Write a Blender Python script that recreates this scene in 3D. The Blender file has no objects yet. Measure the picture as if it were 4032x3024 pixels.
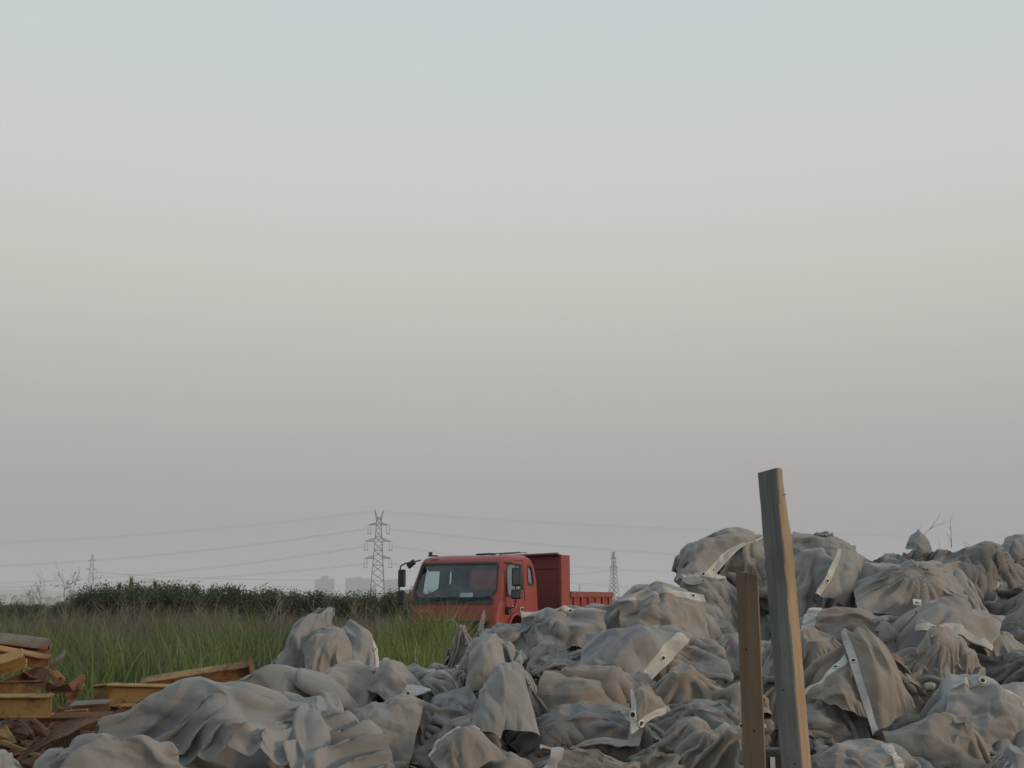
import bpy, bmesh, math, random
import numpy as np
from mathutils import Vector, Matrix, Euler
from concurrent.futures import ThreadPoolExecutor

random.seed(7)
R = math.radians
S = bpy.context.scene
COL = S.collection

# ------------------------------------------------------------------ camera
FPX = 4400.0                    # focal length in pixels of the 4032 x 3024 frame
EYE = 1.6
PITCH = math.atan((2375 - 1512) / FPX)
cd = bpy.data.cameras.new("camera")
cd.sensor_width = 36.0
cd.lens = 36.0 * FPX / 4032.0
cd.clip_start, cd.clip_end = 0.05, 60000
cam = bpy.data.objects.new("camera", cd)
cam.location = (0, 0, EYE)
cam.rotation_euler = (math.pi / 2 + PITCH, 0, 0)
COL.objects.link(cam)
S.camera = cam

# ------------------------------------------------------------------ sky, sun, exposure
SUN_EL, SUN_AZ = R(7.0), R(118.0)      # azimuth clockwise from the view direction (+Y)
w = bpy.data.worlds.new("World")
S.world = w
w.use_nodes = True
nt = w.node_tree
nt.nodes.clear()
out = nt.nodes.new("ShaderNodeOutputWorld")
sky = nt.nodes.new("ShaderNodeTexSky")
sky.sky_type = 'NISHITA'
sky.sun_disc = False
sky.sun_elevation = SUN_EL
sky.sun_rotation = SUN_AZ
sky.dust_density = 4.0
bg1 = nt.nodes.new("ShaderNodeBackground")
bg1.inputs[1].default_value = 0.05
nt.links.new(sky.outputs[0], bg1.inputs[0])
tc = nt.nodes.new("ShaderNodeTexCoord")
sep = nt.nodes.new("ShaderNodeSeparateXYZ")
nt.links.new(tc.outputs['Generated'], sep.inputs[0])
asin = nt.nodes.new("ShaderNodeMath"); asin.operation = 'ARCSINE'
nt.links.new(sep.outputs[2], asin.inputs[0])
mr = nt.nodes.new("ShaderNodeMapRange")
mr.inputs[1].default_value = R(-5); mr.inputs[2].default_value = R(90)
nt.links.new(asin.outputs[0], mr.inputs[0])
ramp = nt.nodes.new("ShaderNodeValToRGB")
def lin(c):
    return tuple(((x / 255) / 12.92 if x / 255 <= 0.04045 else ((x / 255 + 0.055) / 1.055) ** 2.4) for x in c)
SKY = [(-5, (157, 160, 162), (1, 1, 1)), (0, (158, 161, 163), (1, 1, 1)), (3.5, (163, 162, 163), (1.045, 1.03, 1.05)), (7, (172, 168, 166), (1.10, 1.085, 1.10)),
       (11, (182, 177, 171), (1.15, 1.16, 1.17)), (16, (191, 188, 180), (1.20, 1.21, 1.22)), (21, (196, 197, 190), (1.19, 1.2, 1.25)),
       (26, (195, 202, 200), (1.17, 1.17, 1.19)), (31, (190, 203, 206), (1.17, 1.16, 1.15)), (50, (172, 194, 208), (1.24, 1.2, 1.2)), (90, (160, 186, 206), (1.24, 1.2, 1.2))]
el = ramp.color_ramp.elements
while len(el) > 1: el.remove(el[-1])
for k, (deg, c, g) in enumerate(SKY):
    e = el[0] if k == 0 else el.new((deg + 5) / 95)
    e.position = (deg + 5) / 95
    e.color = (*[v * m for v, m in zip(lin(c), g)], 1)
nt.links.new(mr.outputs[0], ramp.inputs[0])
bg2 = nt.nodes.new("ShaderNodeBackground")
bg2.inputs[1].default_value = 1.0
nt.links.new(ramp.outputs[0], bg2.inputs[0])
mixs = nt.nodes.new("ShaderNodeMixShader")
mixs.inputs[0].default_value = 0.92
nt.links.new(bg1.outputs[0], mixs.inputs[1]); nt.links.new(bg2.outputs[0], mixs.inputs[2])
nt.links.new(mixs.outputs[0], out.inputs[0])

sd = bpy.data.lights.new("sun", 'SUN')
sd.energy = 1.7
sd.angle = R(10)
sd.color = (1.0, 0.77, 0.57)
sun = bpy.data.objects.new("sun", sd)
sdir = Vector((math.sin(SUN_AZ) * math.cos(SUN_EL), math.cos(SUN_AZ) * math.cos(SUN_EL), math.sin(SUN_EL)))
sun.rotation_euler = sdir.to_track_quat('Z', 'Y').to_euler()
COL.objects.link(sun)
vs = S.view_settings
vs.view_transform = 'Standard'; vs.look = 'None'; vs.exposure = 0.0; vs.gamma = 1.0; vs.use_curve_mapping = False
S.cycles.use_denoising = True
S.cycles.max_bounces = 6
S.cycles.transparent_max_bounces = 12
S.cycles.volume_bounces = 2

HAZE_DENSITY, HAZE_COLOR = 3.5e-4, (.985, .99, 1.0)

# ------------------------------------------------------------------ helpers
CP, SP_ = math.cos(PITCH), math.sin(PITCH)
def ray(px, py):
    """world direction (y component along depth) of a pixel of the 4032x3024 photograph"""
    x = (px - 2016) / FPX; z = -(py - 1512) / FPX
    return np.array((x, CP - z * SP_, SP_ + z * CP))
def at(px, py, d):
    """point seen at that pixel, d metres away measured along the ground"""
    r = ray(px, py)
    r = r * (d / r[1])
    return Vector((r[0], r[1], r[2] + EYE))
def mpp(d):
    return d / FPX

def tag(o, label=None, cat=None, group=None, kind=None):
    if label: o["label"] = label
    if cat: o["category"] = cat
    if group: o["group"] = group
    if kind: o["kind"] = kind
    return o
def link(o, parent=None):
    COL.objects.link(o)
    if parent is not None: o.parent = parent
    return o
def empty(name, loc=(0, 0, 0), rz=0.0):
    o = bpy.data.objects.new(name, None)
    o.empty_display_size = 0.1
    o.location = loc; o.rotation_euler = (0, 0, rz)
    return link(o)
def mesh_obj(name, verts, faces, mat=None, parent=None, smooth=False):
    me = bpy.data.meshes.new(name)
    me.from_pydata([tuple(v) for v in verts], [], faces)
    if mat: me.materials.append(mat)
    if smooth: me.polygons.foreach_set("use_smooth", [True] * len(me.polygons))
    me.update()
    return link(bpy.data.objects.new(name, me), parent)
def fast_mesh(name, V, F, mat=None, parent=None, smooth=False):
    """V (n,3) float array, F (m,k) int array"""
    V = np.asarray(V, np.float32); F = np.asarray(F, np.int32)
    me = bpy.data.meshes.new(name)
    m, k = F.shape
    me.vertices.add(len(V)); me.vertices.foreach_set("co", V.ravel())
    me.loops.add(m * k); me.loops.foreach_set("vertex_index", F.ravel())
    me.polygons.add(m)
    me.polygons.foreach_set("loop_start", np.arange(0, m * k, k, dtype=np.int32))
    me.polygons.foreach_set("loop_total", np.full(m, k, np.int32))
    if smooth: me.polygons.foreach_set("use_smooth", np.ones(m, bool))
    if mat: me.materials.append(mat)
    me.update(calc_edges=True)
    return link(bpy.data.objects.new(name, me), parent)
class MB:
    """collects boxes, tubes and polygons into one mesh"""
    def __init__(s): s.v = []; s.f = []
    def poly(s, pts):
        n = len(s.v); s.v += [tuple(p) for p in pts]; s.f.append(tuple(range(n, n + len(pts)))); return s
    def box(s, c, d, rot=None):
        n = len(s.v); c = Vector(c)
        for x in (-.5, .5):
            for y in (-.5, .5):
                for z in (-.5, .5):
                    p = Vector((x * d[0], y * d[1], z * d[2]))
                    if rot is not None: p = rot @ p
                    s.v.append(tuple(c + p))
        for q in ((0, 1, 3, 2), (4, 6, 7, 5), (0, 4, 5, 1), (2, 3, 7, 6), (0, 2, 6, 4), (1, 5, 7, 3)):
            s.f.append(tuple(n + i for i in q))
        return s
    def bar(s, a, b, wx, wz=None):
        a, b = Vector(a), Vector(b); d = b - a; wz = wz or wx
        q = d.to_track_quat('Y', 'Z').to_matrix()
        return s.box((a + b) / 2, (wx, d.length, wz), q)
    def tube(s, pts, r, n=8, cap=True):
        pts = [Vector(p) for p in pts]; base = len(s.v); m = len(pts)
        prev = None
        for i, p in enumerate(pts):
            t = (pts[min(i + 1, m - 1)] - pts[max(i - 1, 0)]).normalized()
            if prev is None:
                u = t.orthogonal().normalized()
            else:
                u = (prev - t * prev.dot(t)).normalized()
            prev = u; v = t.cross(u)
            ri = r[i] if isinstance(r, (list, tuple)) else r
            for k in range(n):
                a = 2 * math.pi * k / n
                s.v.append(tuple(p + (u * math.cos(a) + v * math.sin(a)) * ri))
        for i in range(m - 1):
            for k in range(n):
                k2 = (k + 1) % n
                s.f.append((base + i * n + k, base + i * n + k2, base + (i + 1) * n + k2, base + (i + 1) * n + k))
        if cap:
            s.f.append(tuple(base + k for k in reversed(range(n))))
            s.f.append(tuple(base + (m - 1) * n + k for k in range(n)))
        return s
    def prism(s, pts, ext):
        """polygon pts extruded by the vector ext"""
        n = len(s.v); k = len(pts); ext = Vector(ext)
        s.v += [tuple(p) for p in pts] + [tuple(Vector(p) + ext) for p in pts]
        s.f.append(tuple(range(n, n + k))); s.f.append(tuple(reversed(range(n + k, n + 2 * k))))
        for i in range(k):
            j = (i + 1) % k
            s.f.append((n + j, n + i, n + k + i, n + k + j))
        return s
    def build(s, name, mat, parent=None, smooth=False, bevel=0.0, seg=2):
        o = mesh_obj(name, s.v, s.f, mat, parent, smooth)
        bm = bmesh.new(); bm.from_mesh(o.data)
        bmesh.ops.recalc_face_normals(bm, faces=bm.faces)
        bm.to_mesh(o.data); bm.free()
        if bevel:
            m = o.modifiers.new("bevel", 'BEVEL'); m.width = bevel; m.segments = seg; m.limit_method = 'ANGLE'
        return o

# ------------------------------------------------------------------ materials
def nodes_of(name):
    m = bpy.data.materials.new(name); m.use_nodes = True
    t = m.node_tree
    return m, t, t.nodes["Principled BSDF"]
def noise(t, scale, detail=4, rough=0.55, coord='Object', vec=None, dist=0.0):
    if vec is None:
        c = t.nodes.new("ShaderNodeTexCoord"); vec = c.outputs[coord]
    n = t.nodes.new("ShaderNodeTexNoise")
    n.inputs['Scale'].default_value = scale; n.inputs['Detail'].default_value = detail
    n.inputs['Roughness'].default_value = rough; n.inputs['Distortion'].default_value = dist
    t.links.new(vec, n.inputs['Vector'])
    return n
def rampn(t, fac, stops):
    r = t.nodes.new("ShaderNodeValToRGB")
    e = r.color_ramp.elements
    while len(e) > 1: e.remove(e[-1])
    for k, (p, c) in enumerate(stops):
        q = e[0] if k == 0 else e.new(p)
        q.position = p
        q.color = (*c, 1) if not isinstance(c, (int, float)) else (c, c, c, 1)
    t.links.new(fac, r.inputs[0])
    return r
def mixc(t, fac, a, b, mode='MIX'):
    m = t.nodes.new("ShaderNodeMix"); m.data_type = 'RGBA'; m.blend_type = mode
    for sock, val in ((m.inputs[0], fac), (m.inputs[6], a), (m.inputs[7], b)):
        if hasattr(val, 'default_value') or hasattr(val, 'is_linked'): t.links.new(val, sock)
        elif isinstance(val, (int, float)): sock.default_value = val
        else: sock.default_value = (*val, 1)
    return m.outputs[2]
def bump(t, height, strength, dist, bsdf, normal=None):
    b = t.nodes.new("ShaderNodeBump"); b.inputs['Strength'].default_value = strength; b.inputs['Distance'].default_value = dist
    t.links.new(height, b.inputs['Height'])
    if normal is not None: t.links.new(normal, b.inputs['Normal'])
    t.links.new(b.outputs[0], bsdf.inputs['Normal'])
    return b.outputs[0]
def simple(name, col, rough=0.7, metal=0.0, var=0.15, scale=6.0, bmp=0.0):
    m, t, b = nodes_of(name)
    n = noise(t, scale, 5)
    lo = tuple(c * (1 - var) for c in col); hi = tuple(min(1, c * (1 + var)) for c in col)
    r = rampn(t, n.outputs[0], [(0.3, lo), (0.7, hi)])
    t.links.new(r.outputs[0], b.inputs['Base Color'])
    b.inputs['Roughness'].default_value = rough; b.inputs['Metallic'].default_value = metal
    if bmp: bump(t, n.outputs[0], bmp, 0.01, b)
    return m
def objrandom(t):
    o = t.nodes.new("ShaderNodeObjectInfo"); return o.outputs['Random']
# ------------------------------------------------------------------ ground, far hills, field
def soil_material():
    m, t, b = nodes_of("soil")
    n1 = noise(t, .35, 6, .6); n2 = noise(t, 9.0, 4, .6)
    c = rampn(t, n1.outputs[0], [(.3, (.055, .05, .03)), (.55, (.085, .075, .045)), (.75, (.12, .10, .065))]).outputs[0]
    c = mixc(t, rampn(t, n2.outputs[0], [(.4, 0.), (.7, .5)]).outputs[0], c, (.045, .05, .025))
    t.links.new(c, b.inputs['Base Color']); b.inputs['Roughness'].default_value = .95
    bump(t, n2.outputs[0], .6, .05, b)
    return m
g = fast_mesh("ground", np.array([(-9000, -300, 0), (9000, -300, 0), (9000, 16000, 0), (-9000, 16000, 0)]), np.array([[0, 1, 2, 3]]), soil_material())
tag(g, kind="structure")
HILLM = simple("far_hill", (.09, .11, .09), .95, 0, .2, .004)
def hill(name, prof, D, depth=900):
    """ridge line given by photograph points (x, y) at distance D"""
    top = [at(x, y, D) for x, y in prof]
    mb = MB(); n = len(top)
    rows = []
    for q, (dy, kz) in enumerate(((-depth, 0), (-depth * .4, .55), (0, 1), (depth * .6, .5), (depth, 0))):
        rows.append([Vector((p.x, p.y + dy, max(0, p.z) * kz - .5)) for p in top])
    for r in rows: mb.v += [tuple(p) for p in r]
    for r in range(4):
        for c in range(n - 1): mb.f.append((r * n + c, r * n + c + 1, (r + 1) * n + c + 1, (r + 1) * n + c))
    return tag(mb.build(name, HILLM, None, True), kind="structure")
hill("hill", [(380, 2375), (430, 2352), (480, 2318), (520, 2290), (552, 2277), (600, 2274), (628, 2288), (660, 2318), (700, 2345), (760, 2368), (800, 2375)], 4300)
hill("hill", [(-700, 2375), (-500, 2330), (-250, 2300), (-60, 2310), (60, 2322), (150, 2318), (250, 2340), (330, 2362), (400, 2375)], 4600)

# far town on the left, tower blocks beyond the pylon
CREAM = [simple("far_wall_pale", (.50, .49, .48), .9, 0, .1, .05), simple("far_wall_grey", (.42, .42, .43), .9, 0, .1, .05), simple("far_wall_pink", (.52, .43, .40), .9, 0, .1, .05)]
FARWIN = simple("far_window", (.10, .12, .14), .4, 0, .1, .1)
FARROOF = simple("far_roof", (.22, .2, .19), .9, 0, .1, .1)
rg = random.Random(4)
town_words = ["wide pale", "narrow pale", "low grey", "tall cream", "squat pinkish", "long grey", "small pale", "stepped cream", "plain grey", "slim pinkish", "broad cream", "blocky pale"]
tx = -60
for q in range(12):
    wpx = rg.uniform(18, 34); ypx = rg.uniform(2342, 2362) + (6 if q % 3 == 1 else 0)
    D = rg.uniform(1150, 1500); p = at(tx + wpx / 2, ypx, D); W_ = wpx * mpp(D); H_ = p.z
    r = tag(empty("town_house", (p.x, D, 0)), f"{town_words[q]} far house in the hazy town at left, number {q + 1} from the left edge", "building", "far town houses")
    MB().box((0, 6, H_ / 2), (W_, 12, H_)).build("wall", CREAM[q % 3], r)
    MB().box((0, 6, H_ + .3), (W_ * 1.04, 12.6, .6)).build("roof", FARROOF, r)
    nf = max(2, int(H_ / 3.2)); nc = max(2, int(W_ / 3))
    for f in range(nf):
        for c in range(nc):
            if (f + c * 3 + q) % 5 == 0: continue
            MB().box((-W_ / 2 + (c + .5) * W_ / nc, -.03, (f + .55) * H_ / nf), (W_ / nc * .5, .1, H_ / nf * .45)).build("window", FARWIN, r)
    tx += wpx * rg.uniform(.75, 1.15)
TOWERW = simple("tower_wall", (.07, .078, .09), .9, 0, .1, .05); TOWERB = simple("tower_balcony", (.16, .165, .175), .9, 0, .1, .05)
towers = [(1240, 1263, 2283, "left shaft of the lone far tower group"), (1264, 1290, 2268, "tallest middle shaft of the lone far tower group"), (1292, 1314, 2279, "right shaft of the lone far tower group"),
          (1360, 1389, 2278, "leftmost block of the far tower row behind the pylon"), (1391, 1424, 2274, "second block of the far tower row behind the pylon"), (1426, 1457, 2279, "third block of the far tower row behind the pylon"),
          (1462, 1480, 2302, "low slim block close left of the tall pylon's foot"), (1512, 1543, 2284, "block right of the tall pylon's foot"), (1547, 1572, 2281, "rightmost hazy tower block before the truck's mirror")]
for q, (xa, xb, yt, lab) in enumerate(towers):
    D = 3300 + 60 * (q % 3); p = at((xa + xb) / 2, yt, D); W_ = (xb - xa) * mpp(D); H_ = p.z
    r = tag(empty("tower_block", (p.x, D, 0)), "hazy grey residential tower, " + lab, "tower block", "far tower blocks")
    MB().box((0, 9, H_ / 2), (W_, 18, H_)).build("wall", TOWERW, r)
    for c in range(3):
        MB().box((-W_ / 2 + (c + .5) * W_ / 3, -.6, H_ * .48), (W_ / 3 * .5, 1.4, H_ * .94)).build("balcony_strip", TOWERB, r)
    for c in range(2):
        MB().box((-W_ / 2 + (c + 1) * W_ / 3, -.1, H_ * .49), (W_ / 3 * .22, .6, H_ * .95)).build("window_strip", FARWIN, r)
    MB().box((W_ * .1, 9, H_ + 2), (W_ * .45, 10, 4)).build("roof_house", CREAM[1], r)

# ------------------------------------------------------------------ pylons and wires
STEEL = simple("galvanised_steel", (.13, .135, .14), .6, .3, .15, .3)
INSUL = simple("insulator_glass", (.30, .31, .31), .3, 0, .1, 2)
WIRE = simple("conductor", (.17, .175, .18), .6, .2, .1, 1)
def pylon(px, ytop, D, label, horns=True, yaw=0.0, arms=((.905, 3.9, 1.2), (.72, 4.9, 1.7), (.53, 4.3, 1.4)), hb=4.1, ht=1.25, leg=.34, br=.17):
    p = at(px, ytop, D); H_ = p.z
    r = tag(empty("pylon", (p.x, D, 0), yaw), label, "pylon", "lattice pylons")
    body = H_ * (.93 if horns else 1.0)
    def half(z):
        t = z / body
        return hb + (ht - hb) * min(1, t * 1.06) if t < .6 else (hb + (ht - hb) * .636) + (ht * .8 - (hb + (ht - hb) * .636)) * ((t - .6) / .4)
    nz = 13
    zs = [body * (1 - (1 - i / nz) ** 1.25) for i in range(nz + 1)]
    cor = ((-1, -1), (1, -1), (1, 1), (-1, 1))
    for sx, sy in cor:
        MB().tube([(sx * half(z), sy * half(z), z) for z in zs], leg / 2, 5).build("leg", STEEL, r)
    for f in range(4):
        a, b = cor[f], cor[(f + 1) % 4]; mb = MB()
        for i in range(nz):
            z0, z1 = zs[i], zs[i + 1]; h0, h1 = half(z0), half(z1)
            mb.bar((a[0] * h0, a[1] * h0, z0), (b[0] * h1, b[1] * h1, z1), br)
            mb.bar((b[0] * h0, b[1] * h0, z0), (a[0] * h1, a[1] * h1, z1), br)
            if i % 2: mb.bar((a[0] * h0, a[1] * h0, z0), (b[0] * h0, b[1] * h0, z0), br)
        mb.build("bracing", STEEL, r)
    for (t, l, hgt) in arms:
        z = body * t; h0 = half(z)
        for s in (-1, 1):
            mb = MB(); tip = (s * (h0 + l), 0, z + .1)
            for sy in (-1, 1):
                mb.bar((s * h0, sy * h0, z), tip, br * 1.5); mb.bar((s * h0, sy * h0, z + hgt), tip, br * 1.2)
                for q in (1, 2):
                    k = q / 3
                    mb.bar((s * (h0 + l * k), sy * h0 * (1 - k), z), (s * (h0 + l * (k - .33)), sy * h0 * (1 - k + .33), z + hgt * (1 - k + .33)), br)
            mb.build("cross_arm", STEEL, r)
            if horns:
                for e in (-.7, .7):
                    zz = z - .1
                    MB().tube([(s * (h0 + l - .3) + e, 0, zz - q * .55) for q in range(9)], [.10 if q % 2 else .17 for q in range(9)], 6).build("insulator_string", INSUL, r)
                MB().bar((s * (h0 + l - .3) - 1.2, 0, z - 4.6), (s * (h0 + l - .3) + 1.2, 0, z - 4.6), .3).build("yoke_plate", STEEL, r)
    if horns:
        for s in (-1, 1):
            mb = MB()
            for sy in (-.4, .4):
                mb.bar((s * .5, sy, body * .96), (s * 2.3, sy * .3, H_), .34); mb.bar((s * 1.1, sy, body * .93), (s * 2.4, sy * .3, H_), .24)
            mb.build("earth_wire_peak", STEEL, r)
    return r
pylon(1493, 2008, 600, "tall lattice pylon with forked top left of the truck", True, R(8))
small = ((.87, 2.2, 1.0), (.70, 3.2, 1.1))
pylon(365, 2183, 980, "small distant lattice pylon at the left, above the hedge", False, R(20), small, 3.4, .75, .36, .2)
pylon(2415, 2172, 940, "slim distant lattice pylon right of the truck bed", False, R(35), small, 3.6, .8, .36, .2)
MB().tube([at(2282, 2374, 1700), at(2282, 2298, 1700)], [.9, .4], 6).build("far_mast", STEEL).name = "far_mast"
fm = bpy.data.objects["far_mast"]; tag(fm, "tiny far mast above the truck bed's side", "mast")
fm2 = MB()
for z_ in (2306, 2318): fm2.bar(at(2274, z_, 1700), at(2290, z_, 1700), .8)
fm2.build("cross_arm", STEEL, fm)
def wire(label, pts, D0, D1, rad=.085):
    """sagging wire through photograph points; depth runs from D0 to D1"""
    pts = [(float(a), float(b)) for a, b in pts]
    xs = np.array([p[0] for p in pts]); ys = np.array([p[1] for p in pts])
    cf = np.polyfit(xs / 1000, ys, min(2, len(pts) - 1))
    X = np.linspace(xs[0], xs[-1], 28); Y = np.polyval(cf, X / 1000)
    P = [at(x, y, D0 + (D1 - D0) * t) for x, y, t in zip(X, Y, np.linspace(0, 1, 28))]
    o = MB().tube(P, rad, 5).build("power_line", WIRE)
    tag(o, label, "wire", "wires strung from the pylons")
LV = ("topmost", "second", "third", "lowest")
left = [[(1478, 2010), (700, 2092), (-150, 2140)], [(1455, 2078), (800, 2165), (-150, 2232)], [(1443, 2148), (800, 2236), (-150, 2298)], [(1450, 2216), (900, 2268), (-150, 2312)]]
right = [[(1511, 2013), (2600, 2078), (4150, 2110)], [(1532, 2080), (2200, 2147), (3200, 2205)], [(1540, 2149), (2100, 2215), (3000, 2258)], [(1535, 2217), (2100, 2280), (3000, 2330)]]
for q in range(4):
    for e, (w1, dD) in enumerate((("near", -6), ("far", 9))):
        rr = .024 if q == 0 else .046
        wire(f"{LV[q]} {w1} wire running left from the tall pylon", [(x, y + (5 if e else 0)) for x, y in left[q]], 600 + dD, 690 + dD, rr)
        wire(f"{LV[q]} {w1} wire running right from the tall pylon", [(x, y + (5 if e else 0)) for x, y in right[q]], 600 + dD, 700 + dD, rr)
wire("thin wire running right from the small left pylon", [(378, 2254), (800, 2276), (1290, 2284)], 980, 1100, .13)
wire("thin wire sloping from behind the truck to the slim right pylon", [(2240, 2262), (2330, 2256), (2405, 2246)], 1000, 940, .12)

# ------------------------------------------------------------------ plants
def leaf_material(name, cols, scale=3.0, rough=.6, trans=.25):
    m, t, b = nodes_of(name)
    n1 = noise(t, scale, 3, .6, 'Object')
    c = rampn(t, n1.outputs[0], [(.3, cols[0]), (.5, cols[1]), (.7, cols[2])]).outputs[0]
    hv = rampn(t, objrandom(t), [(0, (.85, .9, .85)), (1, (1.12, 1.08, 1.0))]).outputs[0]
    c = mixc(t, 1.0, c, hv, 'MULTIPLY')
    t.links.new(c, b.inputs['Base Color']); b.inputs['Roughness'].default_value = rough
    b.inputs['Specular IOR Level'].default_value = .3
    tr = t.nodes.new("ShaderNodeBsdfTranslucent"); t.links.new(c, tr.inputs[0])
    mx = t.nodes.new("ShaderNodeMixShader"); mx.inputs[0].default_value = trans
    o = t.nodes["Material Output"]
    t.links.new(b.outputs[0], mx.inputs[1]); t.links.new(tr.outputs[0], mx.inputs[2]); t.links.new(mx.outputs[0], o.inputs[0])
    return m
GREEN1 = leaf_material("reed_green", ((.09, .125, .042), (.145, .185, .065), (.21, .24, .09)), .5)
GREEN2 = leaf_material("field_green", ((.05, .068, .03), (.07, .09, .042), (.095, .11, .055)), .3)
BROWN1 = leaf_material("dry_grass", ((.15, .115, .085), (.20, .16, .12), (.25, .20, .155)), .4)
OLIVE = leaf_material("olive_grass", ((.09, .09, .05), (.125, .12, .07), (.16, .145, .09)), .4)
HEDGE = leaf_material("hedge_leaf", ((.048, .064, .034), (.068, .09, .045), (.10, .12, .06)), 3.0)
BARK = simple("bark", (.13, .105, .08), .9, 0, .25, 12)
PALEBARK = simple("pale_bark", (.26, .22, .175), .9, 0, .2, 12)
rs = np.random.default_rng(21)
def blades(name, P, h, w, lean, mat, curve=.5, label=None, parent=None, segs=4):
    """P (n,3) roots, h (n,) heights, w (n,) widths"""
    n = len(P); az = rs.uniform(0, 2 * np.pi, n); fa = az + rs.normal(0, .6, n) + np.pi / 2
    ln = np.abs(rs.normal(lean, lean * .5, n)); cv = np.abs(rs.normal(curve, curve * .6, n))
    t = np.linspace(0, 1, segs)
    hor = (ln[:, None] * t + cv[:, None] * t ** 2.6) * h[:, None]
    up = h[:, None] * (t - .25 * np.minimum(cv[:, None], 1.4) * t ** 3)
    cx = P[:, 0:1] + hor * np.cos(az)[:, None]; cy = P[:, 1:2] + hor * np.sin(az)[:, None]; cz = P[:, 2:3] + up
    ww = w[:, None] * (1 - t ** 1.8) * .5 + .0008
    dx = np.cos(fa)[:, None] * ww; dy = np.sin(fa)[:, None] * ww
    A = np.stack([cx - dx, cy - dy, cz], -1); B = np.stack([cx + dx, cy + dy, cz], -1)
    V = np.stack([A, B], 2).reshape(-1, 3)
    b = (np.arange(n) * segs * 2)[:, None]
    k = np.arange(segs - 1) * 2
    F = np.stack([b + k, b + k + 1, b + k + 3, b + k + 2], -1).reshape(-1, 4)
    o = fast_mesh(name, V, F, mat, parent, True)
    if label: tag(o, label, "grass", kind="stuff")
    return o
def field(n, d0, d1, x0, x1, power=1.0):
    """roots spread over the part of the field seen between photograph columns x0..x1"""
    D = d0 + (d1 - d0) * rs.random(n) ** power
    X = (x0 + (x1 - x0) * rs.random(n) - 2016) / FPX * D
    return np.stack([X, D, np.zeros(n)], -1)
def clumps(n, per, d0, d1, x0, x1, spread):
    c = field(n, d0, d1, x0, x1); P = np.repeat(c, per, 0)
    P[:, :2] += rs.normal(0, spread, (len(P), 2)); global CLH; CLH = np.repeat(rs.uniform(.55, 1.35, n), per); return P
def patch(P, f=.35, seed=1.0):
    return np.sin(P[:, 0] * f * 2.1 + seed) + np.sin(P[:, 1] * f * 1.3 + P[:, 0] * f + seed * 2.2)
P = field(42000, 17, 44, -250, 2000, .9); hh_ = .78 + .2 * patch(P, .7) * .5 + rs.normal(0, .16, len(P))
blades("field_grass", P, np.clip(hh_ * .92, .35, 1.3), rs.uniform(.012, .028, len(P)), .22, GREEN2, .5, "dense dark green field grass covering the ground between scrap and hedge")
P = field(15000, 16, 43, -250, 2000); hh_ = .95 + .12 * patch(P, .6, 2.) + rs.normal(0, .14, len(P))
blades("olive_grass", P, np.clip(hh_, .5, 1.45), rs.uniform(.010, .02, len(P)), .2, OLIVE, .45, "olive and straw coloured grass mixed through the field")
P = clumps(330, 34, 28, 41, -250, 1150, .5); m_ = patch(P, .25, .6) > -.1; P = P[m_]; CLH = CLH[m_]
blades("dry_grass", P, np.clip(rs.normal(1.32, .2, len(P)) * (.6 + .4 * CLH), .7, 2.0), rs.uniform(.008, .016, len(P)), .2, BROWN1, .3, "tall brown dry grass standing in front of the hedge")
P = clumps(260, 22, 19, 33, -250, 1700, .35); m_ = patch(P, .45, 1.9) > .25; P = P[m_]; CLH = CLH[m_]
blades("dry_stalks", P, np.clip(rs.normal(1.15, .2, len(P)) * (.55 + .45 * CLH), .5, 1.8), rs.uniform(.007, .014, len(P)), .25, BROWN1, .3, "patches of brown dry stalks scattered through the green field")
P = clumps(150, 30, 33, 42, 1000, 1700, .5)
blades("dry_grass", P, np.clip(rs.normal(1.1, .2, len(P)) * (.6 + .4 * CLH), .6, 1.7), rs.uniform(.008, .016, len(P)), .2, BROWN1, .35, "brown dry grass between the pylon's hedge and the truck")
P = clumps(190, 26, 12.3, 24, -250, 1120, .13)
blades("reed_grass", P, np.clip(rs.normal(.98, .18, len(P)) * CLH, .35, 1.5) * (.74 + .016 * P[:, 1]), rs.uniform(.018, .042, len(P)), .10, GREEN1, .22, "bright green reed grass behind the yellow beams", segs=5)
P = clumps(130, 24, 14, 21.5, 1430, 1830, .15)
blades("reed_grass", P, np.clip(rs.normal(1.0, .16, len(P)) * (.3 + .7 * CLH), .45, 1.45), rs.uniform(.018, .042, len(P)), .10, GREEN1, .22, "bright green reed grass in front of the truck, behind the heap", segs=5)
P = clumps(24, 30, 19.5, 21.6, 1600, 1800, .14)
blades("reed_grass", P, np.clip(rs.normal(1.38, .24, len(P)), .8, 1.85), rs.uniform(.02, .04, len(P)), .13, GREEN1, .3, "tall reed tufts rising over the truck's front corner", segs=5)
P = clumps(40, 20, 25, 42, 2250, 2700, .4)
blades("field_grass", P, np.clip(rs.normal(1.0, .2, len(P)), .5, 1.5), rs.uniform(.012, .022, len(P)), .2, OLIVE, .4, "olive grass beyond the truck bed, right of it")
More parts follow.
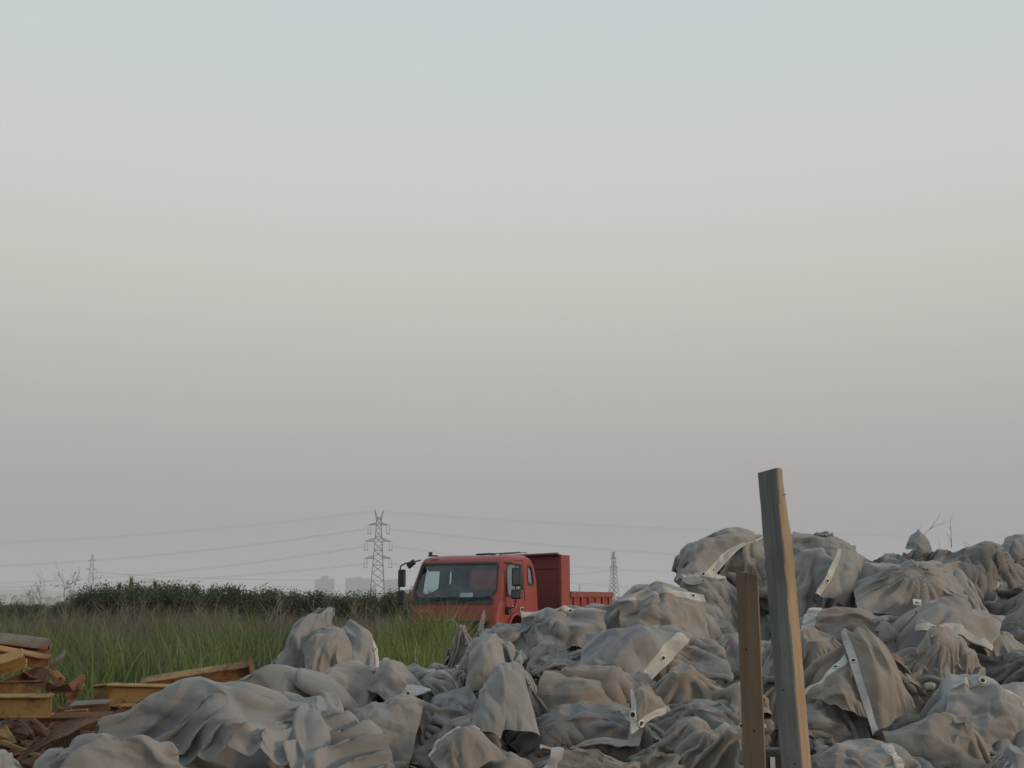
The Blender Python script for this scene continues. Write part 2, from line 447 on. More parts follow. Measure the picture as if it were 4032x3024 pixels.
# reed plumes that rise over the hedge
for q, (px, py, lab) in enumerate(((513, 2272, "tallest pale reed plume over the hedge, left of the faint hill"), (465, 2297, "small leaning reed plume left of the tallest plume"), (607, 2288, "dark reed plume over the hedge, right of the tallest plume"))):
    p = at(px, py, 40.0); r = tag(empty("reed", (p.x + .25, 40, 0)), lab, "reed", "reed plumes over the hedge")
    MB().tube([(0, 0, 0), (-.02, 0, p.z * .5), (-.10, 0, p.z * .82), (-.25, 0, p.z)], [.010, .009, .007, .004], 5).build("stem", BROWN1, r)
    Pq = np.zeros((60, 3)); Pq[:, 0] = -.16 - .10 * rs.random(60); Pq[:, 2] = p.z * .86 + rs.random(60) * p.z * .10
    blades("plume", Pq, rs.uniform(.12, .26, 60), np.full(60, .02), .35, BARK if q == 2 else BROWN1, .3, None, r)

def bush_mesh(seed, W_, H_, nleaf, leaf):
    g = np.random.default_rng(seed)
    nc = 26                                        # leaf clumps spread through the crown's volume
    cc = g.normal(0, 1, (nc, 3)) * np.array((W_ * .24, W_ * .24, H_ * .16)); cc[:, 2] += H_ * .6
    cc[:8, 2] = H_ * g.uniform(.72, .95, 8); cc[8:14, 2] = H_ * g.uniform(.25, .45, 6)
    k = g.integers(0, nc, nleaf); P = cc[k] + g.normal(0, 1, (nleaf, 3)) * np.array((W_ * .085, W_ * .085, H_ * .06))
    P[:, 2] = np.maximum(P[:, 2], .06)
    n = g.normal(size=(nleaf, 3)); n[:, 2] = np.abs(n[:, 2]) + .35; n /= np.linalg.norm(n, axis=1, keepdims=True)
    u = np.cross(n, g.normal(size=(nleaf, 3))); u /= np.linalg.norm(u, axis=1, keepdims=True); v = np.cross(n, u)
    s = leaf * g.uniform(.6, 1.25, nleaf)[:, None]
    V = np.stack([P - u * s, P + v * s * .42 + n * s * .1, P + u * s, P - v * s * .42 + n * s * .1], 1).reshape(-1, 3)
    F = np.arange(nleaf * 4).reshape(-1, 4)
    o = fast_mesh("crown", V, F, HEDGE); d = o.data; bpy.data.objects.remove(o)
    mb = MB()
    for q in range(7):
        e = cc[g.integers(0, nc)]; mid = np.array((e[0] * .3, e[1] * .3, e[2] * .5))
        mb.tube([(g.normal() * .06, g.normal() * .06, 0), mid, e], [.035, .022, .008], 5)
    t = mb.build("trunk", BARK); td = t.data; bpy.data.objects.remove(t)
    return d, td
BUSH = [bush_mesh(50 + q, 1.35 + .25 * (q % 3), 2.05 + .1 * (q % 2), 3000, .055) for q in range(6)]
xs = []
px = -140
while px < 1720:
    xs.append(px); px += rg.uniform(24, 40)
ordn = lambda n: ("first second third fourth fifth sixth seventh eighth ninth tenth eleventh twelfth thirteenth fourteenth fifteenth sixteenth seventeenth eighteenth nineteenth twentieth".split() + ["twenty-" + w_ for w_ in "first second third fourth fifth sixth seventh eighth ninth".split()] + ["thirtieth"] + ["thirty-" + w_ for w_ in "first second third fourth fifth sixth seventh eighth ninth".split()] + ["fortieth"] + ["forty-" + w_ for w_ in "first second third fourth fifth sixth seventh eighth ninth".split()] + ["fiftieth"] + ["fifty-" + w_ for w_ in "first second third fourth fifth sixth seventh eighth ninth".split()] + ["sixtieth"] + ["sixty-" + w_ for w_ in "first second third fourth fifth sixth seventh eighth ninth".split()])[n]
def hedge_top(px):
    pts = [(-200, 2395), (120, 2385), (240, 2385), (330, 2345), (420, 2325), (560, 2318), (700, 2315), (900, 2326), (1080, 2340), (1250, 2342), (1330, 2362), (1420, 2350), (1600, 2342), (1800, 2345)]
    return float(np.interp(px, [p[0] for p in pts], [p[1] for p in pts]))
for q, px in enumerate(xs):
    D = rg.uniform(43, 47); p = at(px, hedge_top(px) - 8 + rg.uniform(-10, 12), D)
    cm, tm = BUSH[q % 6]; s = p.z / 2.12
    r = tag(empty("hedge_bush", (p.x, D, 0), rg.uniform(0, 6.28)), f"dark leafy bush in the hedge row, {ordn(q)} from the left frame edge", "bush", "bushes of the far hedge")
    r.scale = (s * rg.uniform(.85, 1.1), s * rg.uniform(.85, 1.1), s)
    link(bpy.data.objects.new("crown", cm), r); link(bpy.data.objects.new("trunk", tm), r)

def branches(seed, H_, n, spread, r0, depth=2, up=.9):
    g = random.Random(seed); mb = MB()
    def grow(p, d, l, r, k):
        pts = [p]; q = p
        for i in range(4):
            d = (d + Vector((g.gauss(0, .13), g.gauss(0, .13), g.gauss(.04, .06)))).normalized()
            q = q + d * l / 4; pts.append(q)
        mb.tube(pts, [r * (1 - .17 * i) for i in range(5)], 4 if k else 5)
        if k:
            for j in range(g.randint(2, 4)):
                a = pts[g.randint(1, 4)]
                nd = (d + Vector((g.gauss(0, spread), g.gauss(0, spread), g.gauss(.1, spread * .5)))).normalized()
                grow(a, nd, l * g.uniform(.45, .7), r * .5, k - 1)
    for i in range(n):
        grow(Vector((g.gauss(0, .08), g.gauss(0, .08), 0)), Vector((g.gauss(0, spread * .5), g.gauss(0, spread * .5), up)).normalized(), H_ * g.uniform(.55, .7), r0, depth)
    return mb
SHRUB = []
for q in range(4):
    o = branches(70 + q, 1.75, 4, .5, .016).build("stems", PALEBARK); SHRUB.append(o.data); bpy.data.objects.remove(o)
for q in range(22):
    px = -30 + q * 76 + rg.uniform(-22, 22); D = rg.uniform(37.5, 41.5)
    r = tag(empty("bare_shrub", ((px - 2016) / FPX * D, D, 0), rg.uniform(0, 6.28)), f"pale leafless shrub stems in front of the hedge, {ordn(q)} from the left", "shrub", "leafless shrubs before the hedge")
    k = rg.uniform(.8, 1.15); r.scale = (k, k, k)
    link(bpy.data.objects.new("stems", SHRUB[q % 4]), r)
for q, (px, py, D, lab, mt) in enumerate(((185, 2258, 150, "sparse twiggy far tree at left over the far town", PALEBARK), (262, 2258, 150, "thin wispy far tree between twiggy one and the small pylon", PALEBARK), (299, 2268, 120, "dark slim far tree trunk close to the small pylon", BARK), (340, 2288, 160, "faint low far tree directly left of the small pylon", PALEBARK), (128, 2330, 170, "lowest faint far tree at left over the town roofs", PALEBARK))):
    p = at(px, py, D); r = tag(empty("far_tree", (p.x, D, 0)), lab, "tree", "sparse far trees at left")
    mb = branches(90 + q, p.z * 1.05, 1 if q == 2 else 2, .22 if q == 2 else .42, .07 if q == 2 else .055, 2 if q == 2 else 3)
    mb.build("trunk", mt, r)
    nl_ = 120; g = np.random.default_rng(q); vv = np.array(mb.v)[g.integers(len(mb.v) // 4, len(mb.v), nl_)] + g.normal(0, .12, (nl_, 3))
    u = g.normal(size=(nl_, 3)) * .05; v = g.normal(size=(nl_, 3)) * .04
    fast_mesh("crown", np.stack([vv - u, vv + v, vv + u, vv - v], 1).reshape(-1, 3), np.arange(nl_ * 4).reshape(-1, 4), OLIVE, r)
# far band of woods and roofs that closes the horizon
wv = []; wf = []
g = np.random.default_rng(77)
n = 5200; D = g.uniform(1500, 2300, n); X = (g.uniform(-400, 4400, n) - 2016) / FPX * D; s = g.uniform(2.5, 5.0, n)
C_ = np.stack([X, D, g.uniform(.5, 1, n) * g.uniform(3, 9, n)], -1)
u = g.normal(size=(n, 3)) * s[:, None] * .6; v = g.normal(size=(n, 3)) * s[:, None] * .6
fw = fast_mesh("far_woods", np.stack([C_ - u, C_ + v, C_ + u, C_ - v], 1).reshape(-1, 3), np.arange(n * 4).reshape(-1, 4), HEDGE)
tag(fw, "faint far band of woods along the hazy horizon", "woods", kind="stuff")

# ------------------------------------------------------------------ haze
hz_m = bpy.data.materials.new("haze_air"); hz_m.use_nodes = True
t = hz_m.node_tree; t.nodes.clear()
vo = t.nodes.new("ShaderNodeVolumePrincipled"); vo.inputs['Density'].default_value = HAZE_DENSITY
vo.inputs['Color'].default_value = (*HAZE_COLOR, 1); vo.inputs['Anisotropy'].default_value = 0.0
oo = t.nodes.new("ShaderNodeOutputMaterial"); t.links.new(vo.outputs[0], oo.inputs['Volume'])
hz_o = MB().box((0, 2600, 58), (7000, 5600, 120)).build("haze", hz_m)
tag(hz_o, "pale evening haze lying over the whole plain", "haze", kind="stuff")
# ------------------------------------------------------------------ tarpaulin materials
def tarp_material(name, base, dark, dust):
    m, t, b = nodes_of(name)
    uv = t.nodes.new("ShaderNodeTexCoord")
    rnd = objrandom(t)
    n1 = noise(t, 2.2, 4, 0.6)
    n2 = noise(t, 11.0, 5, 0.65)
    c = rampn(t, n1.outputs[0], [(0.32, dark), (0.66, base)]).outputs[0]
    hue = rampn(t, rnd, [(0.0, (0.93, 0.97, 1.03)), (0.5, (1, 1, 1)), (1.0, (1.05, 0.99, 0.92))]).outputs[0]
    c = mixc(t, 1.0, c, hue, 'MULTIPLY')
    f = rampn(t, n2.outputs[0], [(0.45, 0.0), (0.75, 0.35)]).outputs[0]
    c = mixc(t, f, c, dust)
    n3 = noise(t, 26.0, 3, 0.5)
    spots = rampn(t, n3.outputs[0], [(0.72, 0.0), (0.80, 0.35)]).outputs[0]
    c = mixc(t, spots, c, tuple(x * 0.55 for x in dark))
    t.links.new(c, b.inputs['Base Color'])
    b.inputs['Roughness'].default_value = 0.78
    b.inputs['Specular IOR Level'].default_value = 0.25
    b.inputs['Sheen Weight'].default_value = 0.15
    b.inputs['Sheen Roughness'].default_value = 0.6
    # woven threads, hard creases where stiff cloth has been crushed, hand-size puckers
    wv = noise(t, 230.0, 2, 0.6)
    pk = noise(t, 16.0, 5, 0.6, dist=0.8)
    nrm = None
    for (sc_, st_, di_) in ((2.6, .45, .018), (5.5, .3, .008)):          # long creases: where a slow noise crosses its middle
        rn = noise(t, sc_, 2, .45, dist=.5)
        m1 = t.nodes.new("ShaderNodeMath"); m1.operation = 'SUBTRACT'; m1.inputs[1].default_value = .5; t.links.new(rn.outputs[0], m1.inputs[0])
        m2 = t.nodes.new("ShaderNodeMath"); m2.operation = 'ABSOLUTE'; t.links.new(m1.outputs[0], m2.inputs[0])
        m3 = t.nodes.new("ShaderNodeMath"); m3.operation = 'MINIMUM'; m3.inputs[1].default_value = .11; t.links.new(m2.outputs[0], m3.inputs[0])
        m4 = t.nodes.new("ShaderNodeMath"); m4.operation = 'MULTIPLY'; m4.inputs[1].default_value = 9.0; t.links.new(m3.outputs[0], m4.inputs[0])
        nrm = bump(t, m4.outputs[0], st_, di_, b, nrm)
    nrm = bump(t, pk.outputs[0], 0.14, 0.010, b, nrm)
    bump(t, wv.outputs[0], 0.3, 0.002, b, nrm)
    return m
TARP = [tarp_material("tarp_grey", (0.290, 0.267, 0.241), (0.211, 0.194, 0.176), (0.317, 0.277, 0.233)),
        tarp_material("tarp_cool", (0.258, 0.247, 0.234), (0.188, 0.180, 0.172), (0.290, 0.261, 0.228)),
        tarp_material("tarp_brown", (0.264, 0.225, 0.185), (0.182, 0.155, 0.129), (0.306, 0.256, 0.205)),
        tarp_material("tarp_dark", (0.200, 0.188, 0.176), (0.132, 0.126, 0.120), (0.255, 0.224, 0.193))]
HEM = simple("hem_webbing", (0.43, 0.405, 0.365), 0.75, 0, 0.3, 7.0, 0.3)
EYELET = simple("eyelet_metal", (0.62, 0.60, 0.56), 0.45, 0.3, 0.1, 40)
TAGM = simple("white_tag", (.62, .60, .57), .8, 0, .1, 20)
EYEHOLE = simple("eyelet_hole", (0.03, 0.03, 0.03), 0.9)

# ------------------------------------------------------------------ the tarpaulin bundles
# (x0, y0, x1, y1 in photograph pixels, depth m, opts) -- extents of the bundle
# opts: m material, s sheet size factor, rot sheet turn deg, off sheet offset, n normal (x,y,z), folds, seed, tilt
BUNDLES = []
def bundle(label, x0, y0, x1, y1, d, **k):
    k.setdefault('seed', len(BUNDLES) * 7 + 3)
    BUNDLES.append((label, x0, y0, x1, y1, d, k))
# -- back and top of the heap
bundle("grey tarpaulin at heap's top left, long pale hem with eyelets facing the truck", 2735, 2092, 3030, 2330, 5.2, panels=[([(2655, 2270, 5.15), (2850, 2090, 5.3), (3015, 2105, 5.2), (2742, 2322, 4.98)], .05, (.03, 0, 0, .02), (1,))], a='round', hems=[], tilt=-12)
bundle("crumpled grey tarpaulin crowning the heap just right of the tall post", 3020, 2085, 3395, 2260, 5.4, m=1)
bundle("tarpaulin with steep pale hem right of the tall post, below the heap's crown", 3090, 2165, 3370, 2410, 5.0, m=0, panels=[([(3298, 2168, 4.85), (3400, 2190, 4.95), (3360, 2405, 4.8), (3216, 2335, 4.72)], .03, (0, 0, 0, 0), (0,))])
bundle("tarpaulin gathered into radiating folds at a small white tag", 3350, 2215, 3790, 2430, 4.9, m=0, a='taut', hems=[], labeltag=(3612, 2372, 4.60), panels=[([(3365, 2300, 4.85), (3770, 2225, 4.95), (3800, 2430, 4.66), (3375, 2430, 4.64)], .06, (.05, 0, 0, .02), (), (17, 0, .05, .56, .62)), ([(3490, 2250, 4.86), (3580, 2222, 4.9), (3640, 2330, 4.72), (3590, 2352, 4.66)], .015, (0, 0, 0, 0), (2,))])
bundle("small tarpaulin corner standing up in a point on heap's skyline", 3520, 2158, 3700, 2240, 5.5, m=1, a='low', hems=[], panels=[([(3606, 2092, 5.46), (3617, 2087, 5.46), (3670, 2172, 5.38), (3566, 2158, 5.38)], .02, (0, .012, .01, .012), ())])
bundle("low grey tarpaulin on skyline between post crown and pointed corner", 3380, 2180, 3580, 2290, 5.5, m=1)
bundle("dark grey tarpaulin with curled hem near the frame's upper right", 3640, 2160, 4010, 2400, 5.2, m=3, hems=[], fh=1)
bundle("flat layered tarpaulin on skyline at the right frame edge", 3880, 2125, 4180, 2230, 5.6, m=1)
bundle("dark tarpaulin cut by right frame edge below the skyline", 3860, 2260, 4200, 2400, 5.0, m=3)
bundle("slack tarpaulin between broken plank and the rounded bundle by the truck", 2640, 2250, 2910, 2480, 5.0, m=0)
bundle("tarpaulin folds just left of broken plank's middle", 2690, 2380, 2920, 2560, 4.7, m=1)
bundle("wrinkled tarpaulin under the radiating folds, right of the tall post", 3110, 2385, 3580, 2570, 4.6, m=1)
bundle("large rounded tarpaulin at right with two long pale hems across its front", 3530, 2385, 3985, 2640, 4.4, m=0, panels=[([(3600, 2400, 4.4), (3960, 2440, 4.4), (3900, 2565, 4.15), (3612, 2485, 4.12)], .06, (.02, 0, 0, 0), (1,)), ([(3640, 2500, 4.16), (3790, 2540, 4.16), (3760, 2790, 4.02), (3690, 2740, 4.02)], .03, (0, .03, 0, 0), (2, 3))])
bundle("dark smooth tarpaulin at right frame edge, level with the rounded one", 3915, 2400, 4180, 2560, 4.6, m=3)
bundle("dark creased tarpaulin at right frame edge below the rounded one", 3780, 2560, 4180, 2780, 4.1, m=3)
bundle("rounded brownish tarpaulin behind the broad one, nearest the truck bed", 2370, 2325, 2790, 2570, 4.5, m=0)
bundle("low grey tarpaulin behind the heap in front of the truck bed", 2200, 2385, 2420, 2500, 4.95, m=1)
bundle("long flat wrinkled tarpaulin in front of the truck door", 1960, 2400, 2390, 2560, 4.5, m=1)
bundle("rumpled tarpaulin with rolled edge below the truck cab's corner", 1880, 2450, 2110, 2560, 4.6, m=0)
bundle("small dark tarpaulin lump standing before the truck's grille", 1785, 2468, 1890, 2620, 4.35, m=1, a='knobby')
# -- middle
bundle("broad taut tarpaulin in the heap's middle with pale arched hem and eyelet", 2230, 2490, 2720, 2720, 3.9, m=1, panels=[([(2300, 2512, 3.9), (2715, 2530, 3.85), (2560, 2672, 3.66), (2262, 2690, 3.68)], .07, (.03, .02, 0, 0), (2,))])
bundle("pale looped hem of the tarpaulin left of the broken plank", 2660, 2550, 2790, 2700, 4.05, m=0)
bundle("tarpaulin with hemmed corner and eyelet behind the broken plank", 2780, 2500, 3010, 2720, 4.2, m=0, hems=[], fh=1)
bundle("tarpaulin seen between the broken plank and the tall post", 2960, 2520, 3120, 2760, 4.1, m=0)
bundle("smooth tarpaulin with vertical creases right beside the tall post", 3110, 2480, 3330, 2760, 4.2, m=0)
bundle("flat hanging tarpaulin panel with a pale hem and eyelet down its left side", 3180, 2490, 3620, 2900, 3.85, m=2, panels=[([(3308, 2492, 3.72), (3425, 2468, 3.72), (3612, 2790, 3.52), (3438, 2892, 3.46)], .03, (0, .015, 0, 0), (0,)), ([(3170, 2735, 3.60), (3320, 2590, 3.68), (3420, 2830, 3.50), (3300, 2790, 3.52)], .02, (0, 0, 0, 0), (3,))])
bundle("long hanging folds of tarpaulin right of the flat panel", 3590, 2500, 3800, 2800, 4.0, m=0, rot=20)
bundle("crumpled tarpaulin between low domes in the heap's middle", 2010, 2535, 2250, 2700, 3.95, m=0)
bundle("upright conical tarpaulin below the truck's corner", 1830, 2520, 2020, 2740, 3.8, m=0, a='round', panels=[([(1850, 2560, 3.78), (1960, 2522, 3.82), (2025, 2720, 3.66), (1835, 2730, 3.64)], .06, (.02, 0, 0, 0), ())])
bundle("pale hem strip with eyelet on tarpaulin left of the upright cone", 1690, 2620, 1860, 2720, 4.0, m=0, hems=[], fh=1)
bundle("small flat tarpaulin at the heap's rear edge by the grass", 1490, 2605, 1740, 2690, 4.25, m=1)
bundle("tall peaked tarpaulin at the heap's left rear, one corner pointing up", 1075, 2455, 1490, 2740, 4.0, m=1, a='dome', hems=[], panels=[([(1258, 2414, 3.98), (1316, 2400, 3.98), (1310, 2700, 3.80), (1070, 2750, 3.80)], .06, (0, .0, 0, .06), (), (5, .1, .03)), ([(1325, 2490, 3.9), (1388, 2458, 3.95), (1492, 2690, 3.8), (1360, 2710, 3.76)], .035, (0, .03, 0, 0), (2,), (3, .1, .02)), ([(1180, 2540, 3.80), (1350, 2470, 3.86), (1400, 2600, 3.78), (1220, 2700, 3.72)], .04, (.02, 0, 0, 0), (), (4, .7, .03))])
bundle("tarpaulin with arched pale hem and eyelet below the tall peak", 1150, 2620, 1540, 2780, 3.65, m=0, panels=[([(1160, 2722, 3.52), (1520, 2665, 3.56), (1470, 2800, 3.44), (1200, 2800, 3.42)], .05, (.075, 0, 0, 0), (3,))])
bundle("smooth domed tarpaulin with pale hem on its lower right edge", 1420, 2640, 1700, 2800, 3.55, m=1, panels=[([(1430, 2700, 3.50), (1560, 2640, 3.55), (1695, 2722, 3.42), (1582, 2790, 3.32)], .05, (.02, 0, 0, .02), (1,))])
bundle("rounded folded tarpaulin left of the tall smooth cone", 1610, 2690, 1910, 2910, 3.4, m=1)
bundle("tall smooth conical tarpaulin in the heap's centre left", 1880, 2640, 2110, 2900, 3.4, m=1, a='taut', panels=[([(1900, 2690, 3.36), (2045, 2645, 3.4), (2125, 2900, 3.18), (1885, 2900, 3.16)], .07, (.02, 0, 0, 0), ()), ([(1890, 2720, 3.30), (1960, 2680, 3.32), (1975, 2900, 3.12), (1850, 2890, 3.14)], .03, (.01, .02, 0, 0), ())])
bundle("wide tarpaulin with long sweeping folds in the heap's centre", 2075, 2620, 2510, 2900, 3.5, m=2)
bundle("tarpaulin with hemmed corner and eyelets, left of the broken plank's foot", 2470, 2640, 2900, 2900, 3.45, m=2, panels=[([(2482, 2722, 3.22), (2545, 2690, 3.26), (2632, 2800, 3.2), (2485, 2888, 3.12)], .025, (.01, 0, 0, 0), (0, 1))])
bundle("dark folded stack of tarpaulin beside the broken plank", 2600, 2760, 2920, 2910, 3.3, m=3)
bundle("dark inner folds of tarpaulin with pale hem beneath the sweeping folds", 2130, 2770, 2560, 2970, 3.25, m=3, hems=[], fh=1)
bundle("crumpled tarpaulin right of tall post near its foot", 3150, 2740, 3450, 2980, 3.6, m=1)
bundle("big smooth tarpaulin bulging at the lower right frame edge", 3560, 2680, 4180, 2980, 3.5, m=0)
bundle("tarpaulin with a small white printed tag between the two posts", 2970, 2690, 3120, 2960, 3.65, m=2, labeltag=(3006, 2858, 3.42))
# -- front
bundle("large tarpaulin in the left foreground with a rounded nose", 380, 2760, 1540, 3120, 3.2, m=1, hems=[], a='big', yaw=10, tilt=6, panels=[([(352, 2905, 3.0), (1290, 2790, 3.2), (1570, 3100, 2.8), (345, 2966, 2.95)], .09, (.062, 0, .07, 0), (), (11, .6, .055)), ([(1100, 2740, 3.15), (1310, 2770, 3.12), (1480, 3090, 2.78), (1120, 3090, 2.76)], .04, (.01, 0, 0, 0), (), (4, .2, .035))])
bundle("arched tarpaulin with open rim right of the left foreground one", 1210, 2760, 1660, 3060, 3.25, m=0)
bundle("creased tarpaulin lying low at the lower left frame edge", 260, 2975, 760, 3150, 2.8, m=1, a='taut', hems=[], panels=[([(225, 2995, 2.76), (600, 2948, 2.82), (810, 3080, 2.7), (190, 3090, 2.68)], .05, (.02, 0, 0, 0), (), (6, .4, .03))])
bundle("small grey tarpaulin fold in the bottom left corner", -80, 2965, 70, 3120, 2.75, m=1, a='taut', hems=[], panels=[([(-60, 2975, 2.7), (45, 2962, 2.74), (75, 3080, 2.66), (-60, 3080, 2.64)], .02, (.005, 0, 0, 0), (), (3, .3, .015))])
bundle("brownish domed tarpaulin at bottom centre with hem along its left", 1680, 2850, 2130, 3130, 3.0, m=2, panels=[([(1690, 2985, 2.83), (1880, 2870, 2.9), (2000, 2990, 2.8), (1760, 3080, 2.75)], .04, (.02, 0, 0, 0), (3,))])
bundle("tarpaulin cut by the bottom frame edge below the dark inner folds", 2120, 2945, 2500, 3140, 2.9, m=2)
bundle("brown crumpled tarpaulin at bottom left of the broken plank", 2470, 2860, 2790, 3060, 3.05, m=2)
bundle("tarpaulin at the broken plank's foot, cut by the bottom edge", 2720, 2880, 2990, 3140, 2.95, m=2)
bundle("tarpaulin at bottom right of the tall post with pale hem loop", 3180, 2925, 3560, 3140, 2.9, m=1, hems=[], fh=1)
bundle("low brown tarpaulin hump near the bottom right corner", 3530, 2830, 3930, 3120, 3.05, m=2)
bundle("small tarpaulin with white hem in the bottom right corner", 3900, 2940, 4120, 3120, 2.85, m=1, hems=[], fh=1)

NB = len(BUNDLES)
CEN = np.zeros((NB, 3)); HW = np.zeros(NB); HH = np.zeros(NB)
for i, (lab, x0, y0, x1, y1, d, k) in enumerate(BUNDLES):
    HW[i] = (x1 - x0) / 2 * mpp(d); HH[i] = (y1 - y0) / 2 * mpp(d)
    CEN[i] = at((x0 + x1) / 2, (y0 + y1) / 2, d + .35 * HW[i])
def heap_z(x, y):
    """height of the heap's inside under the loose bundles"""
    x = np.asarray(x, np.float32)[..., None]; y = np.asarray(y, np.float32)[..., None]
    r2 = ((x - CEN[:, 0]) / (HW * .8 + .22)) ** 2 + ((y - CEN[:, 1]) / (HW * .8 + .25)) ** 2
    wgt = np.exp(-r2) + 1e-9
    top = CEN[:, 2] - .6 * HH - .05
    z = (wgt * top).sum(-1) / wgt.sum(-1)
    return z * np.clip(wgt.max(-1) * 1.6, 0, 1)

# Cloth: a square sheet lies over a few lumps and is squeezed together from all sides under its own weight;
# position-based dynamics with self-collision, so that it rumples as a real tarpaulin does.
nl = lambda D: np.sqrt(np.einsum('...k,...k->...', D, D))
def self_pairs(P, h):
    """index pairs closer than h (uniform grid hashing)"""
    q = np.floor((P - P.min(0)) / h).astype(np.int64) + 1
    D = q.max(0) + 2
    key = (q[:, 0] * D[1] + q[:, 1]) * D[2] + q[:, 2]
    order = np.argsort(key, kind='stable'); ks = key[order]
    I, J = [], []
    for dx in (-1, 0, 1):
        for dy in (-1, 0, 1):
            # the three z cells are contiguous keys
            if (dx, dy) < (0, 0): continue
            base = key + (dx * D[1] + dy) * D[2]
            lo = np.searchsorted(ks, base - 1, 'left'); hi = np.searchsorted(ks, base + 1, 'right')
            cnt = hi - lo
            if cnt.sum() == 0: continue
            i = np.repeat(np.arange(len(P)), cnt)
            st = np.repeat(lo - np.concatenate(([0], np.cumsum(cnt)[:-1])), cnt)
            j = order[np.arange(len(i)) + st]
            if (dx, dy) == (0, 0):
                m = i < j; i, j = i[m], j[m]
            I.append(i); J.append(j)
    i = np.concatenate(I); j = np.concatenate(J)
    d = P[i] - P[j]
    m = np.einsum('ij,ij->i', d, d) < h * h
    return i[m], j[m]
def crumple(seed, N=57, Rend=.34, steps=170, settle=60, L=1.0, squash=(1, 1), shift=(0, 0), lift=0.0, bend=.05, lumps=((0, 0, .26, .3),), grav=.02, rough=.05):
    rng = np.random.default_rng(seed)
    u = np.linspace(-.5, .5, N); U, V = np.meshgrid(u, u, indexing='ij')
    def lf(freq, n=7):
        g = np.zeros((N, N))
        for q in range(n):
            kx, ky = rng.normal(size=2) * freq
            g += np.cos(2 * math.pi * (kx * U + ky * V) + rng.uniform(0, 6.28))
        return g / 2.6
    X = np.stack([U * L + shift[0], V * L + shift[1], np.maximum(0, .10 + rough * lf(.9) + rough * .9 * lf(2.2))], -1).astype(np.float32)
    cell = L / (N - 1); th = 1.05 * cell
    gi = np.repeat(np.arange(N), N); gj = np.tile(np.arange(N), N)
    r = np.float32(cell)
    def pair(A, B, r, st):
        d = B - A; l = nl(d) + 1e-9
        f = (.5 * st * (1 - r / l))[..., None] * d
        A += f; B -= f
    def solve(X):
        for o in (0, 1):
            m = (N - o) // 2 * 2
            pair(X[o:o + m:2], X[o + 1:o + m:2], r, 1.0)
            pair(X[:, o:o + m:2], X[:, o + 1:o + m:2], r, 1.0)
        for o in (0, 1):
            m = (N - o) // 2 * 2
            pair(X[o:o + m:2, :-1], X[o + 1:o + m:2, 1:], r * 1.41421, .5)
            pair(X[o:o + m:2, 1:], X[o + 1:o + m:2, :-1], r * 1.41421, .5)
        for o in range(4):
            e = (N - 2 - o + 3) // 4
            q = slice(o, o + 4 * e, 4); q2 = slice(o + 2, o + 2 + 4 * e, 4)
            pair(X[q][:e], X[q2][:e], r * 2, bend); pair(X[:, q][:, :e], X[:, q2][:, :e], r * 2, bend)
    Vv = np.zeros_like(X); sq = np.array(squash, np.float32)
    def ground(x, y, k):
        z = lift
        for (cx, cy, rr_, hh_) in lumps: z = np.maximum(z, hh_ * k * np.clip(1.16 - (np.hypot(x - cx, y - cy) / rr_) ** 1.5 * .5, 0, 1) + lift)
        return z
    ii = jj = None
    for s in range(steps + settle):
        t = min(1, s / (steps * .92))
        R0 = (.74 + (Rend - .74) * t) * L
        Vv *= .90; Vv[..., 2] -= grav * cell
        Xo = X.copy(); X = X + np.clip(Vv, -.4 * cell, .4 * cell)
        for it in range(4):
            solve(X)
            if s < steps:
                q = X[..., :2] / sq[:2]; rr = nl(q)[..., None]
                X[..., :2] = np.where(rr > R0, X[..., :2] * (R0 / rr), X[..., :2])
        fl = ground(X[..., 0], X[..., 1], t)
        low = X[..., 2] < fl
        X[..., 2] = np.where(low, fl, X[..., 2])
        X[..., :2] = np.where(low[..., None], .5 * X[..., :2] + .5 * Xo[..., :2], X[..., :2])
        P = X.reshape(-1, 3)
        if s % 3 == 0:
            ii, jj = self_pairs(P, th * 1.35)
            far = np.maximum(np.abs(gi[ii] - gi[jj]), np.abs(gj[ii] - gj[jj])) > 1
            ii, jj = ii[far], jj[far]
        for rep in range(2):
            d = P[ii] - P[jj]; l = nl(d) + 1e-9
            m = l < th
            a, b = ii[m], jj[m]
            f = (.4 * (th - l[m]) / l[m])[:, None] * d[m]
            cnt = np.bincount(a, minlength=len(P)) + np.bincount(b, minlength=len(P))
            acc = np.stack([np.bincount(a, f[:, k], len(P)) - np.bincount(b, f[:, k], len(P)) for k in range(3)], -1)
            P += (acc / np.maximum(1, cnt * .5)[:, None]).astype(np.float32)
        X = P.reshape(N, N, 3)
        Vv = X - Xo
    return X

